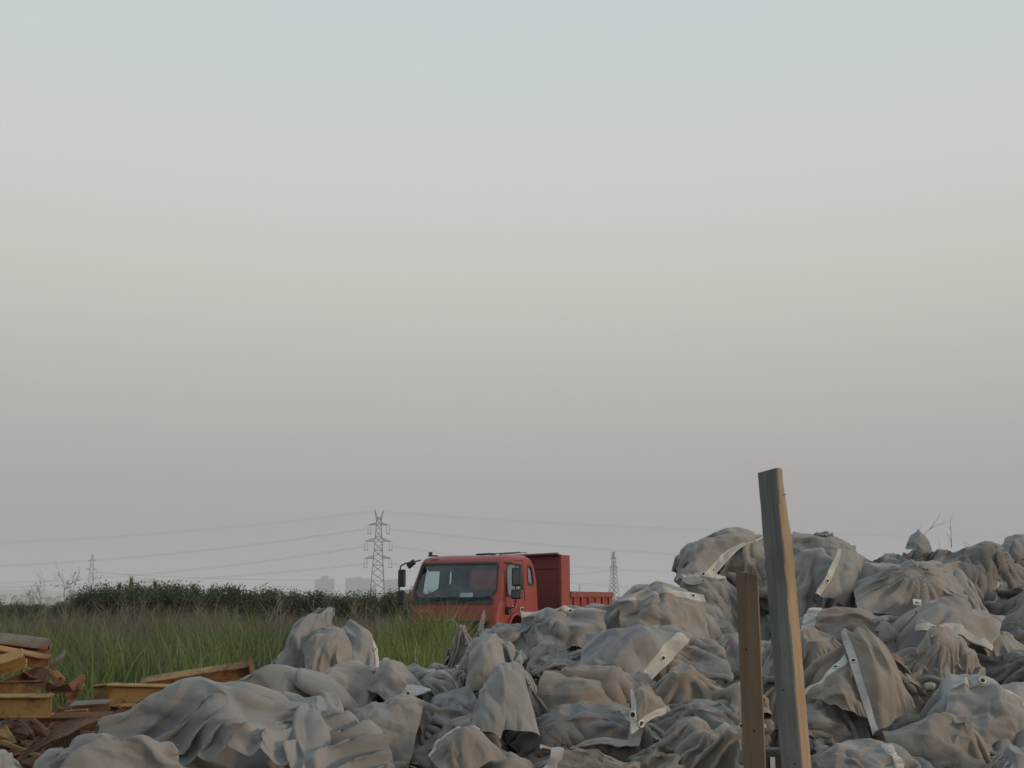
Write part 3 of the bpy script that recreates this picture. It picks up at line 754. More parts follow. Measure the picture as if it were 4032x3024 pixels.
def scatter(seed, n, sx, sy, h0, h1, r0=.07, r1=.12):
    g = random.Random(seed); out_ = []
    for q in range(n):
        a = 2 * math.pi * (q + g.uniform(-.3, .3)) / n; k = g.uniform(.35, 1.0) if q else 0.1
        out_.append((sx * k * math.cos(a), sy * k * math.sin(a), g.uniform(r0, r1), g.uniform(h0, h1) * (1.15 if q == 0 else 1 - .25 * k)))
    return tuple(out_)
ARCH = {
    'dome':   dict(seed=11, Rend=.31, squash=(1.2, .9), lumps=scatter(1, 6, .24, .16, .2, .36), rough=.07),
    'tent':   dict(seed=12, Rend=.29, squash=(1.1, 1), lumps=((.03, 0, .10, .44), (-.15, .1, .09, .27), (.16, -.12, .08, .2), (-.1, -.15, .07, .16)), rough=.08),
    'saddle': dict(seed=13, Rend=.32, squash=(1.3, .8), lumps=scatter(3, 5, .27, .12, .22, .34), rough=.06),
    'round':  dict(seed=14, Rend=.33, lumps=((0, 0, .2, .34), (.1, .08, .14, .3), (-.13, -.05, .12, .27)), rough=.05),
    'knobby': dict(seed=15, Rend=.26, squash=(1.2, 1), lumps=scatter(5, 7, .2, .18, .18, .36, .05, .09), rough=.1),
    'low':    dict(seed=16, Rend=.34, squash=(1.2, .9), lumps=scatter(6, 6, .26, .2, .10, .2), rough=.08),
    'twin':   dict(seed=17, Rend=.25, squash=(1.4, .9), lumps=((.17, 0, .10, .3), (-.15, .05, .10, .27), (0, -.1, .07, .15)), rough=.12),
    'spire':  dict(seed=18, Rend=.30, squash=(1, 1.0), lumps=((.03, 0, .045, .52), (-.1, .02, .08, .34), (.12, -.06, .08, .2)), rough=.09),
    'taut':   dict(seed=21, Rend=.38, squash=(1.1, .95), lumps=((-.1, 0, .17, .33), (.16, .02, .16, .31), (.02, .14, .12, .3)), rough=.03),
    'wad':    dict(seed=22, Rend=.22, squash=(1.3, 1), lumps=scatter(9, 4, .15, .15, .08, .2), rough=.14),
    'big':    dict(seed=23, Rend=.30, squash=(1.7, .8), lumps=((-.36, .0, .09, .16), (-.22, .04, .10, .26), (-.05, .06, .10, .34), (.1, -.03, .11, .33), (.26, .03, .09, .22), (-.02, -.12, .08, .2), (.2, -.12, .07, .14), (-.28, -.1, .06, .12)), rough=.08),
    'ridge':  dict(seed=24, Rend=.28, squash=(1.3, .8), lumps=tuple((-.26 + .1 * q, .05 * math.sin(q * 2.), .07, .26 + .08 * math.sin(q * 1.3)) for q in range(6)), rough=.1),
}
NAMES_ = list(ARCH)
with ThreadPoolExecutor(4) as ex:
    res = list(ex.map(lambda n: crumple(steps=120, settle=14, **ARCH[n]), NAMES_))
ARCHX = {}
for n_, X in zip(NAMES_, res):
    full = X.copy()
    full[..., :2] -= .5 * (np.percentile(X[..., :2], 2, (0, 1)) + np.percentile(X[..., :2], 98, (0, 1))) if not n_.startswith('over') else 0
    ARCHX[n_] = full
def grid_faces(n, m):
    a = np.arange(n * m).reshape(n, m)
    return np.stack([a[:-1, :-1], a[1:, :-1], a[1:, 1:], a[:-1, 1:]], -1).reshape(-1, 4)
N2 = 57
GF = grid_faces(N2, N2)
def vnormals(X):
    du = np.gradient(X, axis=0); dv = np.gradient(X, axis=1)
    n = np.cross(du, dv); n /= (np.linalg.norm(n, axis=-1, keepdims=True) + 1e-9)
    return n
def eyelet_mesh():
    mb = MB()
    ring = [(math.cos(a) * .0088, math.sin(a) * .0088, 0) for a in [2 * math.pi * q / 12 for q in range(13)]]
    mb.tube(ring, .0022, 6, cap=False)
    me = mesh_obj("eyelet", mb.v, mb.f, EYELET, None, True)
    d = me.data; bpy.data.objects.remove(me)
    bm = bmesh.new(); bm.from_mesh(d)
    f = bm.faces.new([bm.verts.new((math.cos(2 * math.pi * q / 12) * .009, math.sin(2 * math.pi * q / 12) * .009, -.0005)) for q in range(12)])
    f.material_index = 1; bm.to_mesh(d); bm.free(); d.materials.append(EYEHOLE)
    return d
EYE_ME = eyelet_mesh()
def fine(X):
    """cubic refinement of a sheet to twice its resolution"""
    for ax in (0, 1):
        X = np.moveaxis(X, ax, 0); n = X.shape[0]
        Pd = np.concatenate([2 * X[:1] - X[1:2], X, 2 * X[-1:] - X[-2:-1]], 0)
        mid = (9 * (X[:-1] + X[1:]) - (Pd[:n - 1] + Pd[3:])) / 16
        Y = np.zeros((2 * n - 1,) + X.shape[1:]); Y[::2] = X; Y[1::2] = mid
        X = np.moveaxis(Y, 0, ax)
    return X
def creases(rng, n, strength):
    """stiff cloth breaks into flat facets: triangle waves along random directions, slightly bent"""
    u = np.linspace(0, 1, n); U, V = np.meshgrid(u, u, indexing='ij')
    F = np.zeros((n, n)); wu = .05 * lowfreq(rng, U * 2 - 1, V * 2 - 1, .8); wv_ = .05 * lowfreq(rng, U * 2 - 1, V * 2 - 1, .8)
    for f in (1.2, 1.7, 2.3, 3.0, 3.9):
        th = rng.uniform(0, math.pi); x = ((U + wu) * math.cos(th) + (V + wv_) * math.sin(th)) * f + rng.uniform(0, 1)
        tri = np.abs(((x % 1) - .5) * 2) - .5
        mask = np.clip(lowfreq(rng, U * 2 - 1, V * 2 - 1, 1.1) * 1.6 + .45, 0, 1)
        F += tri * mask / f * min(1, 2.6 / f)
    return F * strength
def lowfreq(rng, U, V, freq, n=7):
    g = np.zeros_like(U)
    for q in range(n):
        kx, ky = rng.normal(size=2) * freq
        g += np.cos(math.pi * (kx * U + ky * V) + rng.uniform(0, 6.28))
    return g / 2.6
NF = 2 * N2 - 1
GFF = grid_faces(NF, NF)
def add_sheet(name, X, base, mat, root, hems, rng, hem_w=.052, crease=.14):
    """X (n,n,3) in world space -> creased cloth mesh with sewn hems and eyelets, all parented"""
    Xl = X - np.array(base)
    if X.shape[0] != NF:
        Xl = fine(Xl); sm = Xl.copy()                # sharpen the settled folds a little
        for q in range(5):
            for ax in (0, 1): sm = np.concatenate([sm.take([0], ax), (sm.take(range(0, NF - 2), ax) + 2 * sm.take(range(1, NF - 1), ax) + sm.take(range(2, NF), ax)) / 4, sm.take([-1], ax)], ax)
        Xl = Xl + 1.1 * (Xl - sm)
    nn = vnormals(Xl)
    L_ = np.median(np.linalg.norm(Xl[1:] - Xl[:-1], axis=-1)) * (NF - 1)
    co = nn.copy()                                   # creases fade where the cloth is already tightly folded
    for q in (1, 2, 4):
        for ax in (0, 1): co = (np.roll(co, q, ax) + co + np.roll(co, -q, ax)) / 3
    co = np.clip(np.linalg.norm(co, axis=-1) * 1.6 - .7, 0, 1)
    Xl = Xl + nn * (creases(rng, NF, crease) * L_ * co)[..., None]
    sh = fast_mesh(name, Xl.reshape(-1, 3), GFF, mat, root, True)
    nn = vnormals(Xl)
    cell = np.median(np.linalg.norm(Xl[1:] - Xl[:-1], axis=-1))
    nb = int(np.clip(round(hem_w / cell), 2, 9))
    for e in hems:
        Q = np.rot90(Xl, e, (0, 1)); Nn = np.rot90(nn, e, (0, 1))
        nb = int(np.clip(round(hem_w / np.median(np.linalg.norm(Q[1:8] - Q[:7], axis=-1))), 2, 14)); cell = np.median(np.linalg.norm(Q[0, 1:] - Q[0, :-1], axis=-1))
        rows = [Q[r] + Nn[r] * (.0035 if r < nb else .0005) for r in range(nb, -1, -1)] + [Q[r] - Nn[r] * (.0035 if r < nb else .0005) for r in range(0, nb + 1)]
        fast_mesh("hem", np.stack(rows, 0).reshape(-1, 3), grid_faces(len(rows), NF), HEM, sh, True)
        step = int(np.clip(.30 / cell, 20, 90))
        am = Q[nb // 2]; nm = Nn[nb // 2]
        for q_ in range(int(rng.integers(6, step)), NF - 6, step):
            p = am[q_]; n_ = nm[q_]
            if n_ @ (np.array((0, 0, EYE)) - p - np.array(base)) < 0: n_ = -n_
            ey = bpy.data.objects.new("eyelet", EYE_ME); link(ey, sh)
            ey.location = p + n_ * .0052; ey.rotation_euler = Vector(n_).to_track_quat('Z', 'Y').to_euler()
    return sh
def panel(corners, bulge=.03, arc=(0, 0, 0, 0), folds=None):
    """slack rectangle of cloth between four (px, py, depth) corners A B C D (A-B top, D-C bottom); arc bows each edge outwards"""
    A_, B_, C_, D_ = [np.array(at(*c)) for c in corners]
    u = np.linspace(0, 1, NF); U, V = np.meshgrid(u, u, indexing='ij')        # u left to right, v top to bottom
    w = lambda x: x[..., None]
    P = w((1 - U) * (1 - V)) * A_ + w(U * (1 - V)) * B_ + w(U * V) * C_ + w((1 - U) * V) * D_
    cx = (A_ + B_ + C_ + D_) / 4
    ex_ = (B_ + C_ - A_ - D_); ex_ = ex_ / np.linalg.norm(ex_); ey_ = (A_ + B_ - C_ - D_); ey_ = ey_ / np.linalg.norm(ey_)
    nrm = np.cross(ex_, ey_); nrm /= np.linalg.norm(nrm)
    if nrm[1] > 0: nrm = -nrm
    bu = np.sin(math.pi * U); bv_ = np.sin(math.pi * V)
    g = np.random.default_rng(int(abs(corners[0][0]) * 7 + corners[2][1]))
    sz = np.linalg.norm(C_ - A_)
    P = P + w(bulge * (bu * bv_ + .35 * bv_ + .25 * bu) + .03 * sz * lowfreq(g, U * 2 - 1, V * 2 - 1, 1.1)) * nrm
    P = P + w(.018 * sz * lowfreq(g, U * 2 - 1, V * 2 - 1, 1.0)) * ex_ + w(.018 * sz * lowfreq(g, U * 2 - 1, V * 2 - 1, 1.0)) * ey_
    if folds:                                        # broad folds running across the sheet
        K, th, am = folds[:3]
        if len(folds) == 5:                          # gathered at one point: folds radiate from it
            u0, v0 = folds[3:]; an_ = np.arctan2(V - v0, U - u0); rd_ = np.hypot(U - u0, V - v0)
            x = an_ / (2 * math.pi) * K + .12 * lowfreq(g, U * 2 - 1, V * 2 - 1, .8) * rd_ + 20; am = am * np.minimum(rd_, .45) / .45
        else: x = None
        if x is None: x = (U * math.cos(th) + V * math.sin(th) + .10 * lowfreq(g, U * 2 - 1, V * 2 - 1, .8)) * K + 20
        kk = np.floor(x).astype(int); f = x - kk
        hs = g.uniform(.25, 1, 64)[kk % 64]; pk = g.uniform(.3, .7, 64)[kk % 64]
        t = np.where(f < pk, f / pk, (1 - f) / (1 - pk))
        env = np.clip(.55 + .6 * lowfreq(g, U * 2 - 1, V * 2 - 1, .9), .1, 1.2)
        P = P + w(am * hs * env * t ** 1.3) * nrm + w(.5 * am * hs * env * t * (f - .5)) * ex_
    P = P + w(arc[0] * bu * (1 - V) - arc[2] * bu * V) * ey_ + w(arc[1] * bv_ * U - arc[3] * bv_ * (1 - U)) * ex_
    return P
for i, (lab, x0, y0, x1, y1, d, k) in enumerate(BUNDLES):
    rng = np.random.default_rng(k['seed'])
    hw, hh = HW[i], HH[i]
    fat = hh / hw
    pool = ['spire' if k['peak'] == 1 else 'tent'] if k.get('peak') else (['knobby', 'round', 'dome', 'taut'] if fat > .75 else ['dome', 'saddle', 'ridge', 'twin', 'taut', 'knobby', 'round'] if fat > .45 else ['low', 'twin', 'wad', 'ridge', 'dome'])
    an = k.get('a', pool[int(rng.integers(0, len(pool)))])
    yaw = math.radians(k.get('yaw', rng.uniform(0, 360)))
    mir = k.get('mir', rng.random() < .5)
    tilt = math.radians(k.get('tx', rng.uniform(8, 22)))
    def place(X, ref):
        X = X.copy(); Rf = ref.copy()
        M_ = np.array(Matrix.Rotation(yaw, 3, 'Z'))
        out_ = []
        for Y in (X, Rf):
            if mir: Y[..., 0] *= -1
            out_.append(Y @ M_.T)
        X, Rf = out_
        w_ = np.percentile(Rf[..., 0], 97) - np.percentile(Rf[..., 0], 3); H_ = Rf[..., 2].max()
        sx = 2 * hw * 1.42 / w_; sy = max(sx * .8, min(sx, .36)); sz = np.clip(2.3 * hh / H_, .7 * sx, 1.7 * sx)
        X = X * np.array((sx, sy, sz))
        g = np.random.default_rng(k['seed'] + 9)            # no two alike: a slow warp of the whole bundle
        for q in range(3):
            kv = g.normal(size=3) * 2.2 / hw * .5; am = g.normal(size=3) * .045 * hw
            X = X + np.sin(X @ kv + g.uniform(0, 6.28))[..., None] * am
        Tm = np.array((Matrix.Rotation(tilt, 3, 'X') @ Matrix.Rotation(math.radians(-k.get('tilt', g.uniform(-10, 10))), 3, 'Y')))
        return X @ Tm.T
    ref = ARCHX[an]
    X = place(ref, ref)
    shift = np.array((CEN[i][0] - .5 * (np.percentile(X[..., 0], 2) + np.percentile(X[..., 0], 98)), CEN[i][1] - X[..., 1].mean(), CEN[i][2] + hh - X[..., 2].max()))
    X = X + shift
    base = Vector((CEN[i][0], CEN[i][1], float(X[..., 2].min())))
    root = tag(empty("tarpaulin", base), lab, "tarpaulin", "discarded tarpaulins in the heap")
    mat = TARP[k.get('m', 0)]
    hems = k.get('hems', [int(rng.integers(0, 4))] if rng.random() < .65 else [])
    add_sheet("sheet", X, base, mat, root, hems, rng)
    pans = list(k.get('panels', ()))
    if 'panels' not in k and (rng.random() < .8 or 'fh' in k):           # a turned-over flap lying on the bundle
        th = math.radians(rng.uniform(-38, 38)); mx_, my_ = (x0 + x1) / 2 + rng.uniform(-.15, .15) * (x1 - x0), y0 + rng.uniform(.46, .6) * (y1 - y0)
        ww, hh2 = (x1 - x0) * rng.uniform(.32, .52), (y1 - y0) * rng.uniform(.38, .54)
        cs = []
        for (su, sv) in ((-1, -1), (1, -1), (1, 1), (-1, 1)):
            ux = su * ww * rng.uniform(.75, 1.2); vy = sv * hh2 * rng.uniform(.75, 1.15)
            cs.append((mx_ + ux * math.cos(th) - vy * math.sin(th) * .8, max(y0 + 12, my_ + ux * math.sin(th) * .5 + vy * math.cos(th)), d + hw * (.12 if sv < 0 else -.42)))
        pans.append((cs, .17 * hw, (.05 * hw, .04 * hw, 0, .04 * hw), [1, 2] if 'fh' in k else [int(rng.integers(0, 4))] if rng.random() < .65 else [], (int(rng.integers(2, 5)), rng.uniform(-.6, .9), .15 * hw)))
    for (cs, bl_, ac, hm_, *fd) in pans:
        add_sheet("flap", panel(cs, bl_, ac, *fd), base, mat, root, hm_, rng, crease=.11)
    if 'labeltag' in k:
        tx_, ty_, td_ = k['labeltag']; pc = at(tx_, ty_, td_) - base; hs_ = 11 if td_ < 4 else 17
        tg = MB().box(pc, (2 * hs_ * mpp(td_), .002, 1.5 * hs_ * mpp(td_)), Euler((R(-25), R(6), R(4))).to_matrix()).build("tag", TAGM, root)
        MB().box(pc + Vector((-.004, -.004, .001)), (.008, .002, .004), Euler((R(-25), R(6), R(4))).to_matrix()).build("print", EYEHOLE, tg)

# the heap's inside under the bundles
hx, hy = np.meshgrid(np.linspace(-3.2, 3.4, 120), np.linspace(1.9, 7.4, 110), indexing='ij')
hz = heap_z(hx, hy) - .03
hv = np.stack([hx, hy, hz], -1)
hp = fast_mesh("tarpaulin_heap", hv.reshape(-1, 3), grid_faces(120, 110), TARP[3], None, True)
tag(hp, "darker crumpled tarpaulins deep inside the heap, seen through its gaps", "tarpaulins", kind="stuff")
# ------------------------------------------------------------------ red tipper truck
def paint(name, col, dustc, rough=.42, rust=.0):
    m, t, b = nodes_of(name)
    n1 = noise(t, 1.6, 5, .65); n2 = noise(t, 14, 5, .7)
    c = mixc(t, rampn(t, n1.outputs[0], [(.35, 0.), (.75, .45)]).outputs[0], col, dustc)
    if rust:
        c = mixc(t, rampn(t, n2.outputs[0], [(.60 - rust * .12, 0.), (.66 - rust * .1, .9)]).outputs[0], c, (.11, .045, .022))
    t.links.new(c, b.inputs['Base Color'])
    t.links.new(rampn(t, n1.outputs[0], [(.3, rough * .8), (.75, min(1, rough * 1.5))]).outputs[0], b.inputs['Roughness'])
    b.inputs['Specular IOR Level'].default_value = .45
    bump(t, n2.outputs[0], .06, .01, b)
    return m
RED = paint("truck_red", (.265, .036, .027), (.29, .075, .058), .33)
REDBED = paint("bed_red", (.27, .05, .042), (.30, .10, .085), .55, .40)
REDSHADE = paint("bed_red_shaded", (.20, .04, .038), (.22, .06, .055), .6)  # darker copy of the bed red: shade painted into the headboard's front
RUSTRAIL = paint("bed_rail", (.25, .07, .055), (.24, .12, .09), .8, .7)
PLAST = simple("black_plastic", (.022, .024, .024), .5, 0, .2, 8)
RUBBER = simple("tyre_rubber", (.025, .025, .025), .85)
RIM = simple("wheel_rim", (.25, .07, .06), .6)
CHROME = simple("chrome", (.6, .6, .6), .25, .9, .05)
INTER = simple("cab_interior", (.05, .052, .055), .85)
SEATM = simple("seat_cloth", (.10, .10, .11), .9)
PAPER = simple("dash_paper", (.55, .68, .68), .8)
WHITEP = simple("white_lettering", (.50, .36, .33), .7)
LAMP = simple("lamp_lens", (.5, .5, .48), .2)
MIRR = simple("mirror_glass", (.10, .11, .11), .15, .2)
gl, t, b = nodes_of("truck_glass")
t.nodes.remove(b)
tr = t.nodes.new("ShaderNodeBsdfTransparent"); tr.inputs[0].default_value = (.87, .915, .93, 1)
gs = t.nodes.new("ShaderNodeBsdfGlossy"); gs.inputs['Roughness'].default_value = .06; gs.inputs[0].default_value = (.8, .85, .9, 1)
lw = t.nodes.new("ShaderNodeLayerWeight"); lw.inputs[0].default_value = .5
pw = t.nodes.new("ShaderNodeMath"); pw.operation = 'POWER'; pw.inputs[1].default_value = 3.0; t.links.new(lw.outputs['Facing'], pw.inputs[0])
fr = t.nodes.new("ShaderNodeMath"); fr.name = "reflect"; fr.operation = 'MULTIPLY_ADD'; fr.inputs[1].default_value = .6; fr.inputs[2].default_value = .03; t.links.new(pw.outputs[0], fr.inputs[0])
n_ = noise(t, 3.0, 4); dr = rampn(t, n_.outputs[0], [(.3, .005), (.8, .03)])
ad = t.nodes.new("ShaderNodeMath"); ad.operation = 'ADD'; t.links.new(fr.outputs[0], ad.inputs[0]); t.links.new(dr.outputs[0], ad.inputs[1])
mx = t.nodes.new("ShaderNodeMixShader"); t.links.new(ad.outputs[0], mx.inputs[0]); t.links.new(tr.outputs[0], mx.inputs[1]); t.links.new(gs.outputs[0], mx.inputs[2])
t.links.new(mx.outputs[0], t.nodes["Material Output"].inputs[0])
GLASS = gl
GLASS_SIDE = gl.copy(); GLASS_SIDE.name = "side_glass"
for nd in GLASS_SIDE.node_tree.nodes:
    if nd.name == 'reflect': nd.inputs[1].default_value = 1.0; nd.inputs[2].default_value = .12
    if nd.type == 'BSDF_GLOSSY': nd.inputs['Roughness'].default_value = .12

TD = 23.6
tp = at(1782, 2375, TD)
truck = tag(empty("tipper_truck", (tp.x, TD, 0), R(-27)), "red tipper truck with dark windscreen parked in the tall grass behind the heap", "truck")
# frame: front faces -Y, +X is the side turned to the sun, z up; the cab's front is at y = 0
W2 = 1.06
prof = [(.02, .62), (.0, 1.0), (.0, 1.58), (.06, 1.70), (.30, 2.44), (.40, 2.53), (.62, 2.60), (1.45, 2.62), (1.72, 2.55), (1.86, 2.42), (1.95, 2.15), (1.98, 1.3), (1.98, .95), (1.25, .95), (1.18, 1.18), (1.0, 1.34), (.75, 1.36), (.52, 1.22), (.44, .95), (.42, .62)]
def cab_solid(inset=0.0):
    mb = MB(); n = len(prof); cy, cz = 1.0, 1.6
    for s in (-1, 1):
        for (y, z) in prof:
            if inset:
                y = min(max(y, inset * 1.2), 1.98 - inset); z = min(max(z, 1.02), 2.62 - inset)
                if z > 1.62: y = max(y, .06 + inset + (z - 1.70) * .325)
            w = W2 - inset - (max(0, z - 1.65) * .085) - (.05 if y < .05 and z < 1.7 else 0)
            mb.v.append((s * w, y, z))
    mb.f.append(tuple(range(n))); mb.f.append(tuple(reversed(range(n, 2 * n))))
    for i in range(n):
        j = (i + 1) % n; mb.f.append((j, i, n + i, n + j))
    return mb
outer = cab_solid().build("cab_shell", RED)
bv = outer.modifiers.new("bevel", 'BEVEL'); bv.width = .085; bv.segments = 5; bv.limit_method = 'ANGLE'; bv.angle_limit = R(50)
cut = []
cut.append(MB().prism([(-.98, .34, 1.68), (.98, .34, 1.68), (.90, .34, 2.34), (.82, .34, 2.38), (-.82, .34, 2.38), (-.90, .34, 2.34)], (0, 1.45, 0)).build("c", None))
ws = MB(); yz = lambda z: .06 + (z - 1.70) * .325
wsp = [(-.99, 1.84), (-.95, 1.74), (-.86, 1.70), (.70, 1.70), (.88, 1.75), (.97, 1.86), (.915, 2.36), (.87, 2.42), (-.87, 2.42), (-.915, 2.36)]
ws.prism([(x, -.3, z) for x, z in wsp], (0, 1.0, 0)); cut.append(ws.build("c", None))
def chaikin(p, n=2):
    for _ in range(n):
        q = []
        for i in range(len(p)):
            a, b = p[i], p[(i + 1) % len(p)]
            q += [(a[0] * .75 + b[0] * .25, a[1] * .75 + b[1] * .25), (a[0] * .25 + b[0] * .75, a[1] * .25 + b[1] * .75)]
        p = q
    return p
door_win = [(.44, 1.78), (.52, 1.72), (1.16, 1.86), (1.20, 1.96), (1.20, 2.36), (1.15, 2.42), (.56, 2.42), (.48, 2.34)]
qtr_win = [(1.50, 1.98), (1.70, 1.98), (1.74, 2.05), (1.70, 2.34), (1.62, 2.40), (1.50, 2.40), (1.46, 2.34), (1.46, 2.05)]
door_win, qtr_win = chaikin(door_win), chaikin(qtr_win)
for wn in (door_win, qtr_win):
    cut.append(MB().prism([(-1.4, y, z) for y, z in wn], (2.8, 0, 0)).build("c", None))
cut.append(MB().box((.0, 1.9, 2.12), (1.2, .6, .42)).build("c", None))
for c in cut:
    m = outer.modifiers.new("cut", 'BOOLEAN'); m.operation = 'DIFFERENCE'; m.object = c; m.solver = 'EXACT'
dg = bpy.context.evaluated_depsgraph_get()
me = bpy.data.meshes.new_from_object(outer.evaluated_get(dg))
bpy.data.objects.remove(outer)
for c in cut: bpy.data.objects.remove(c)
cab = link(bpy.data.objects.new("cab", me), truck)
me.polygons.foreach_set("use_smooth", [True] * len(me.polygons))
try: me.set_sharp_from_angle(angle=R(35))
except Exception: pass
me.materials.clear(); me.materials.append(RED); me.materials.append(INTER)
for p_ in me.polygons:
    c_ = p_.center
    p_.material_index = 1 if abs(c_.x) < .985 and .335 < c_.y < 1.795 and 1.675 < c_.z < 2.385 else 0
# glass set a little inside the openings, black seals round it
def off(pts, d):
    cx = sum(p[0] for p in pts) / len(pts); cz = sum(p[1] for p in pts) / len(pts)
    return [(cx + (x - cx) * (1 + d / max(.2, abs(x - cx))), cz + (z - cz) * (1 + d / max(.2, abs(z - cz)))) for x, z in pts]
win = MB().prism([(x, yz(z) + .012, z) for x, z in off(wsp, .03)], (0, .008, 0)).build("windscreen", GLASS, cab)
def ring(pts_o, pts_i, fn, ext):
    mb = MB(); n = len(pts_o)
    o = [fn(*p) for p in pts_o]; i = [fn(*p) for p in pts_i]
    mb.v += o + i + [tuple(Vector(p) + Vector(ext)) for p in o + i]
    for q in range(n):
        r = (q + 1) % n
        mb.f += [(q, r, n + r, n + q), (2 * n + q, 3 * n + q, 3 * n + r, 2 * n + r), (q, 2 * n + q, 2 * n + r, r), (n + q, n + r, 3 * n + r, 3 * n + q)]
    return mb
ring(off(wsp, .022), off(wsp, -.022), lambda x, z: (x, yz(z) - .006, z), (0, .016, 0)).build("windscreen_seal", PLAST, cab)
for s in (-1, 1):
    sx = lambda z: s * (W2 - max(0, z - 1.65) * .085)
    for nm, wn in (("door_window", door_win), ("quarter_window", qtr_win)):
        MB().prism([(sx(z) - s * .02, y, z) for y, z in off(wn, .02)], (s * .006, 0, 0)).build(nm, GLASS_SIDE if s > 0 else GLASS, cab)
        ring(off(wn, .014), off(wn, -.028), lambda y, z: (sx(z) + s * .004, y, z), (-s * .012, 0, 0)).build("window_seal", PLAST, cab)
    # door shut lines and handle
    dl = [(.40, 1.40), (.40, 2.46), (1.27, 2.50), (1.27, 1.30)]
    for a_, b_ in zip(dl[:-1], dl[1:]):
        MB().bar((sx(a_[1]) + s * .001, a_[0], a_[1]), (sx(b_[1]) + s * .001, b_[0], b_[1]), .009).build("shut_line", PLAST, cab)
    MB().box((s * (W2 + .006), 1.08, 1.46), (.02, .17, .12)).build("door_handle", CHROME, cab, bevel=.012)
    MB().box((s * (W2 + .016), 1.08, 1.47), (.02, .10, .055)).build("handle_grip", PLAST, cab, bevel=.008)
    pts = [(s * (W2 + .02), .44 + .0, .95)] + [(s * (W2 + .02), .81 - .40 * math.cos(a), 1.0 + .38 * math.sin(a)) for a in [math.pi * q / 10 for q in range(11)]] + [(s * (W2 + .02), 1.22, .95)]
    MB().tube(pts, .035, 6).build("wheel_arch", RED, cab, True)
# dashboard, wheel, seats
MB().prism([(-.95, .30, 1.30), (-.95, .20, 1.62), (-.95, .42, 1.70), (-.95, .66, 1.55), (-.95, .66, 1.30)], (1.9, 0, 0)).build("dashboard", INTER, cab)
for xx in (-.55, .55):
    st = MB().box((xx, 1.42, 1.55), (.5, .16, .85), Matrix.Rotation(R(-10), 3, 'X')).build("seat", SEATM, cab, bevel=.06)
    MB().box((xx, 1.50, 2.06), (.28, .12, .22)).build("headrest", SEATM, st, bevel=.05)
    MB().box((xx, 1.12, 1.22), (.5, .55, .18)).build("cushion", SEATM, st, bevel=.05)
MB().box((0, 1.9, 1.35), (1.96, .06, .9)).build("rear_lining", INTER, cab)
wh = []
for q in range(25):
    a = 2 * math.pi * q / 24; wh.append((-.58 + .21 * math.cos(a), .70 + .21 * math.sin(a) * .82, 1.74 + .21 * math.sin(a) * .55))
sw = MB().tube(wh, .017, 6, cap=False).build("steering_wheel", PLAST, cab, True)
MB().bar((-.58, .62, 1.45), (-.58, .70, 1.74), .06).bar((-.78, .70, 1.74), (-.38, .70, 1.74), .03).build("steering_column", PLAST, sw)
MB().box((.16, .30, 1.76), (.30, .015, .11), Matrix.Rotation(R(-20), 3, 'X')).build("dash_paper", PAPER, cab)
for s in (-1, 1):
    MB().box((s * .55, .42, 2.33), (.62, .02, .13), Matrix.Rotation(R(25), 3, 'X')).build("sun_visor", SEATM, cab)
# cowl, wipers, grille, badge
MB().prism([(-.97, -.014, 1.575), (.93, -.014, 1.575), (.93, .03, 1.70), (-.97, .03, 1.70)], (0, .03, 0)).build("cowl", PLAST, cab)
for xx in (-.62, .12):
    wp = MB().bar((xx, -.03, 1.64), (xx + .42, .005, 1.69), .018).build("wiper", PLAST, cab)
    MB().bar((xx + .02, -.02, 1.70), (xx + .78, .0, 1.72), .02).build("blade", PLAST, wp)
gr = MB().prism([(-.80, -.03, .78), (.80, -.03, .78), (.86, -.03, 1.25), (-.86, -.03, 1.25)], (0, .04, 0)).build("grille", PLAST, cab, bevel=.01)
for q in range(4): MB().box((0, -.035, .86 + q * .09), (1.5, .02, .03)).build("grille_bar", PLAST, gr)
ringp = [(.0 + .135 * math.cos(2 * math.pi * q / 20), -.045, 1.13 + .135 * math.sin(2 * math.pi * q / 20)) for q in range(21)]
bdg = MB().tube(ringp, .016, 6, cap=False).build("badge", CHROME, cab, True)
for q in range(3):
    x_ = -.085 + q * .055
    MB().prism([(x_ - .01, -.05, 1.07), (x_ + .03, -.05, 1.07), (x_ + .075, -.05, 1.19), (x_ + .035, -.05, 1.19)], (0, .012, 0)).build("badge_bar", CHROME, bdg)
for s in (-1, 1):
    hl = MB().box((s * .80, -.01, 1.02), (.36, .08, .2)).build("headlight", PLAST, cab, bevel=.03)
    MB().box((s * .80, -.055, 1.02), (.28, .02, .14)).build("lens", LAMP, hl, bevel=.02)
MB().box((0, -.06, .62), (2.1, .2, .3)).build("bumper", RED, truck, bevel=.05)
def text(name, body, size, loc, rot, mat, parent, wsc=1.0):
    cu = bpy.data.curves.new(name, 'FONT'); cu.body = body; cu.size = size; cu.extrude = .002; cu.align_x = 'CENTER'
    o = bpy.data.objects.new(name, cu); COL.objects.link(o)
    me = bpy.data.meshes.new_from_object(o.evaluated_get(bpy.context.evaluated_depsgraph_get())); bpy.data.objects.remove(o)
    me.materials.clear(); me.materials.append(mat)
    o = link(bpy.data.objects.new(name, me), parent); o.location = loc; o.rotation_euler = rot; o.scale = (wsc, 1, 1)
    return o
text("lettering", "FORLA", .085, (-.62, -.012, 1.41), (R(90), 0, 0), WHITEP, cab, 1.3)
text("door_lettering", "PPRS", .085, (W2 + .004, .72, 1.50), (R(90), 0, R(90)), WHITEP, cab, 1.3)
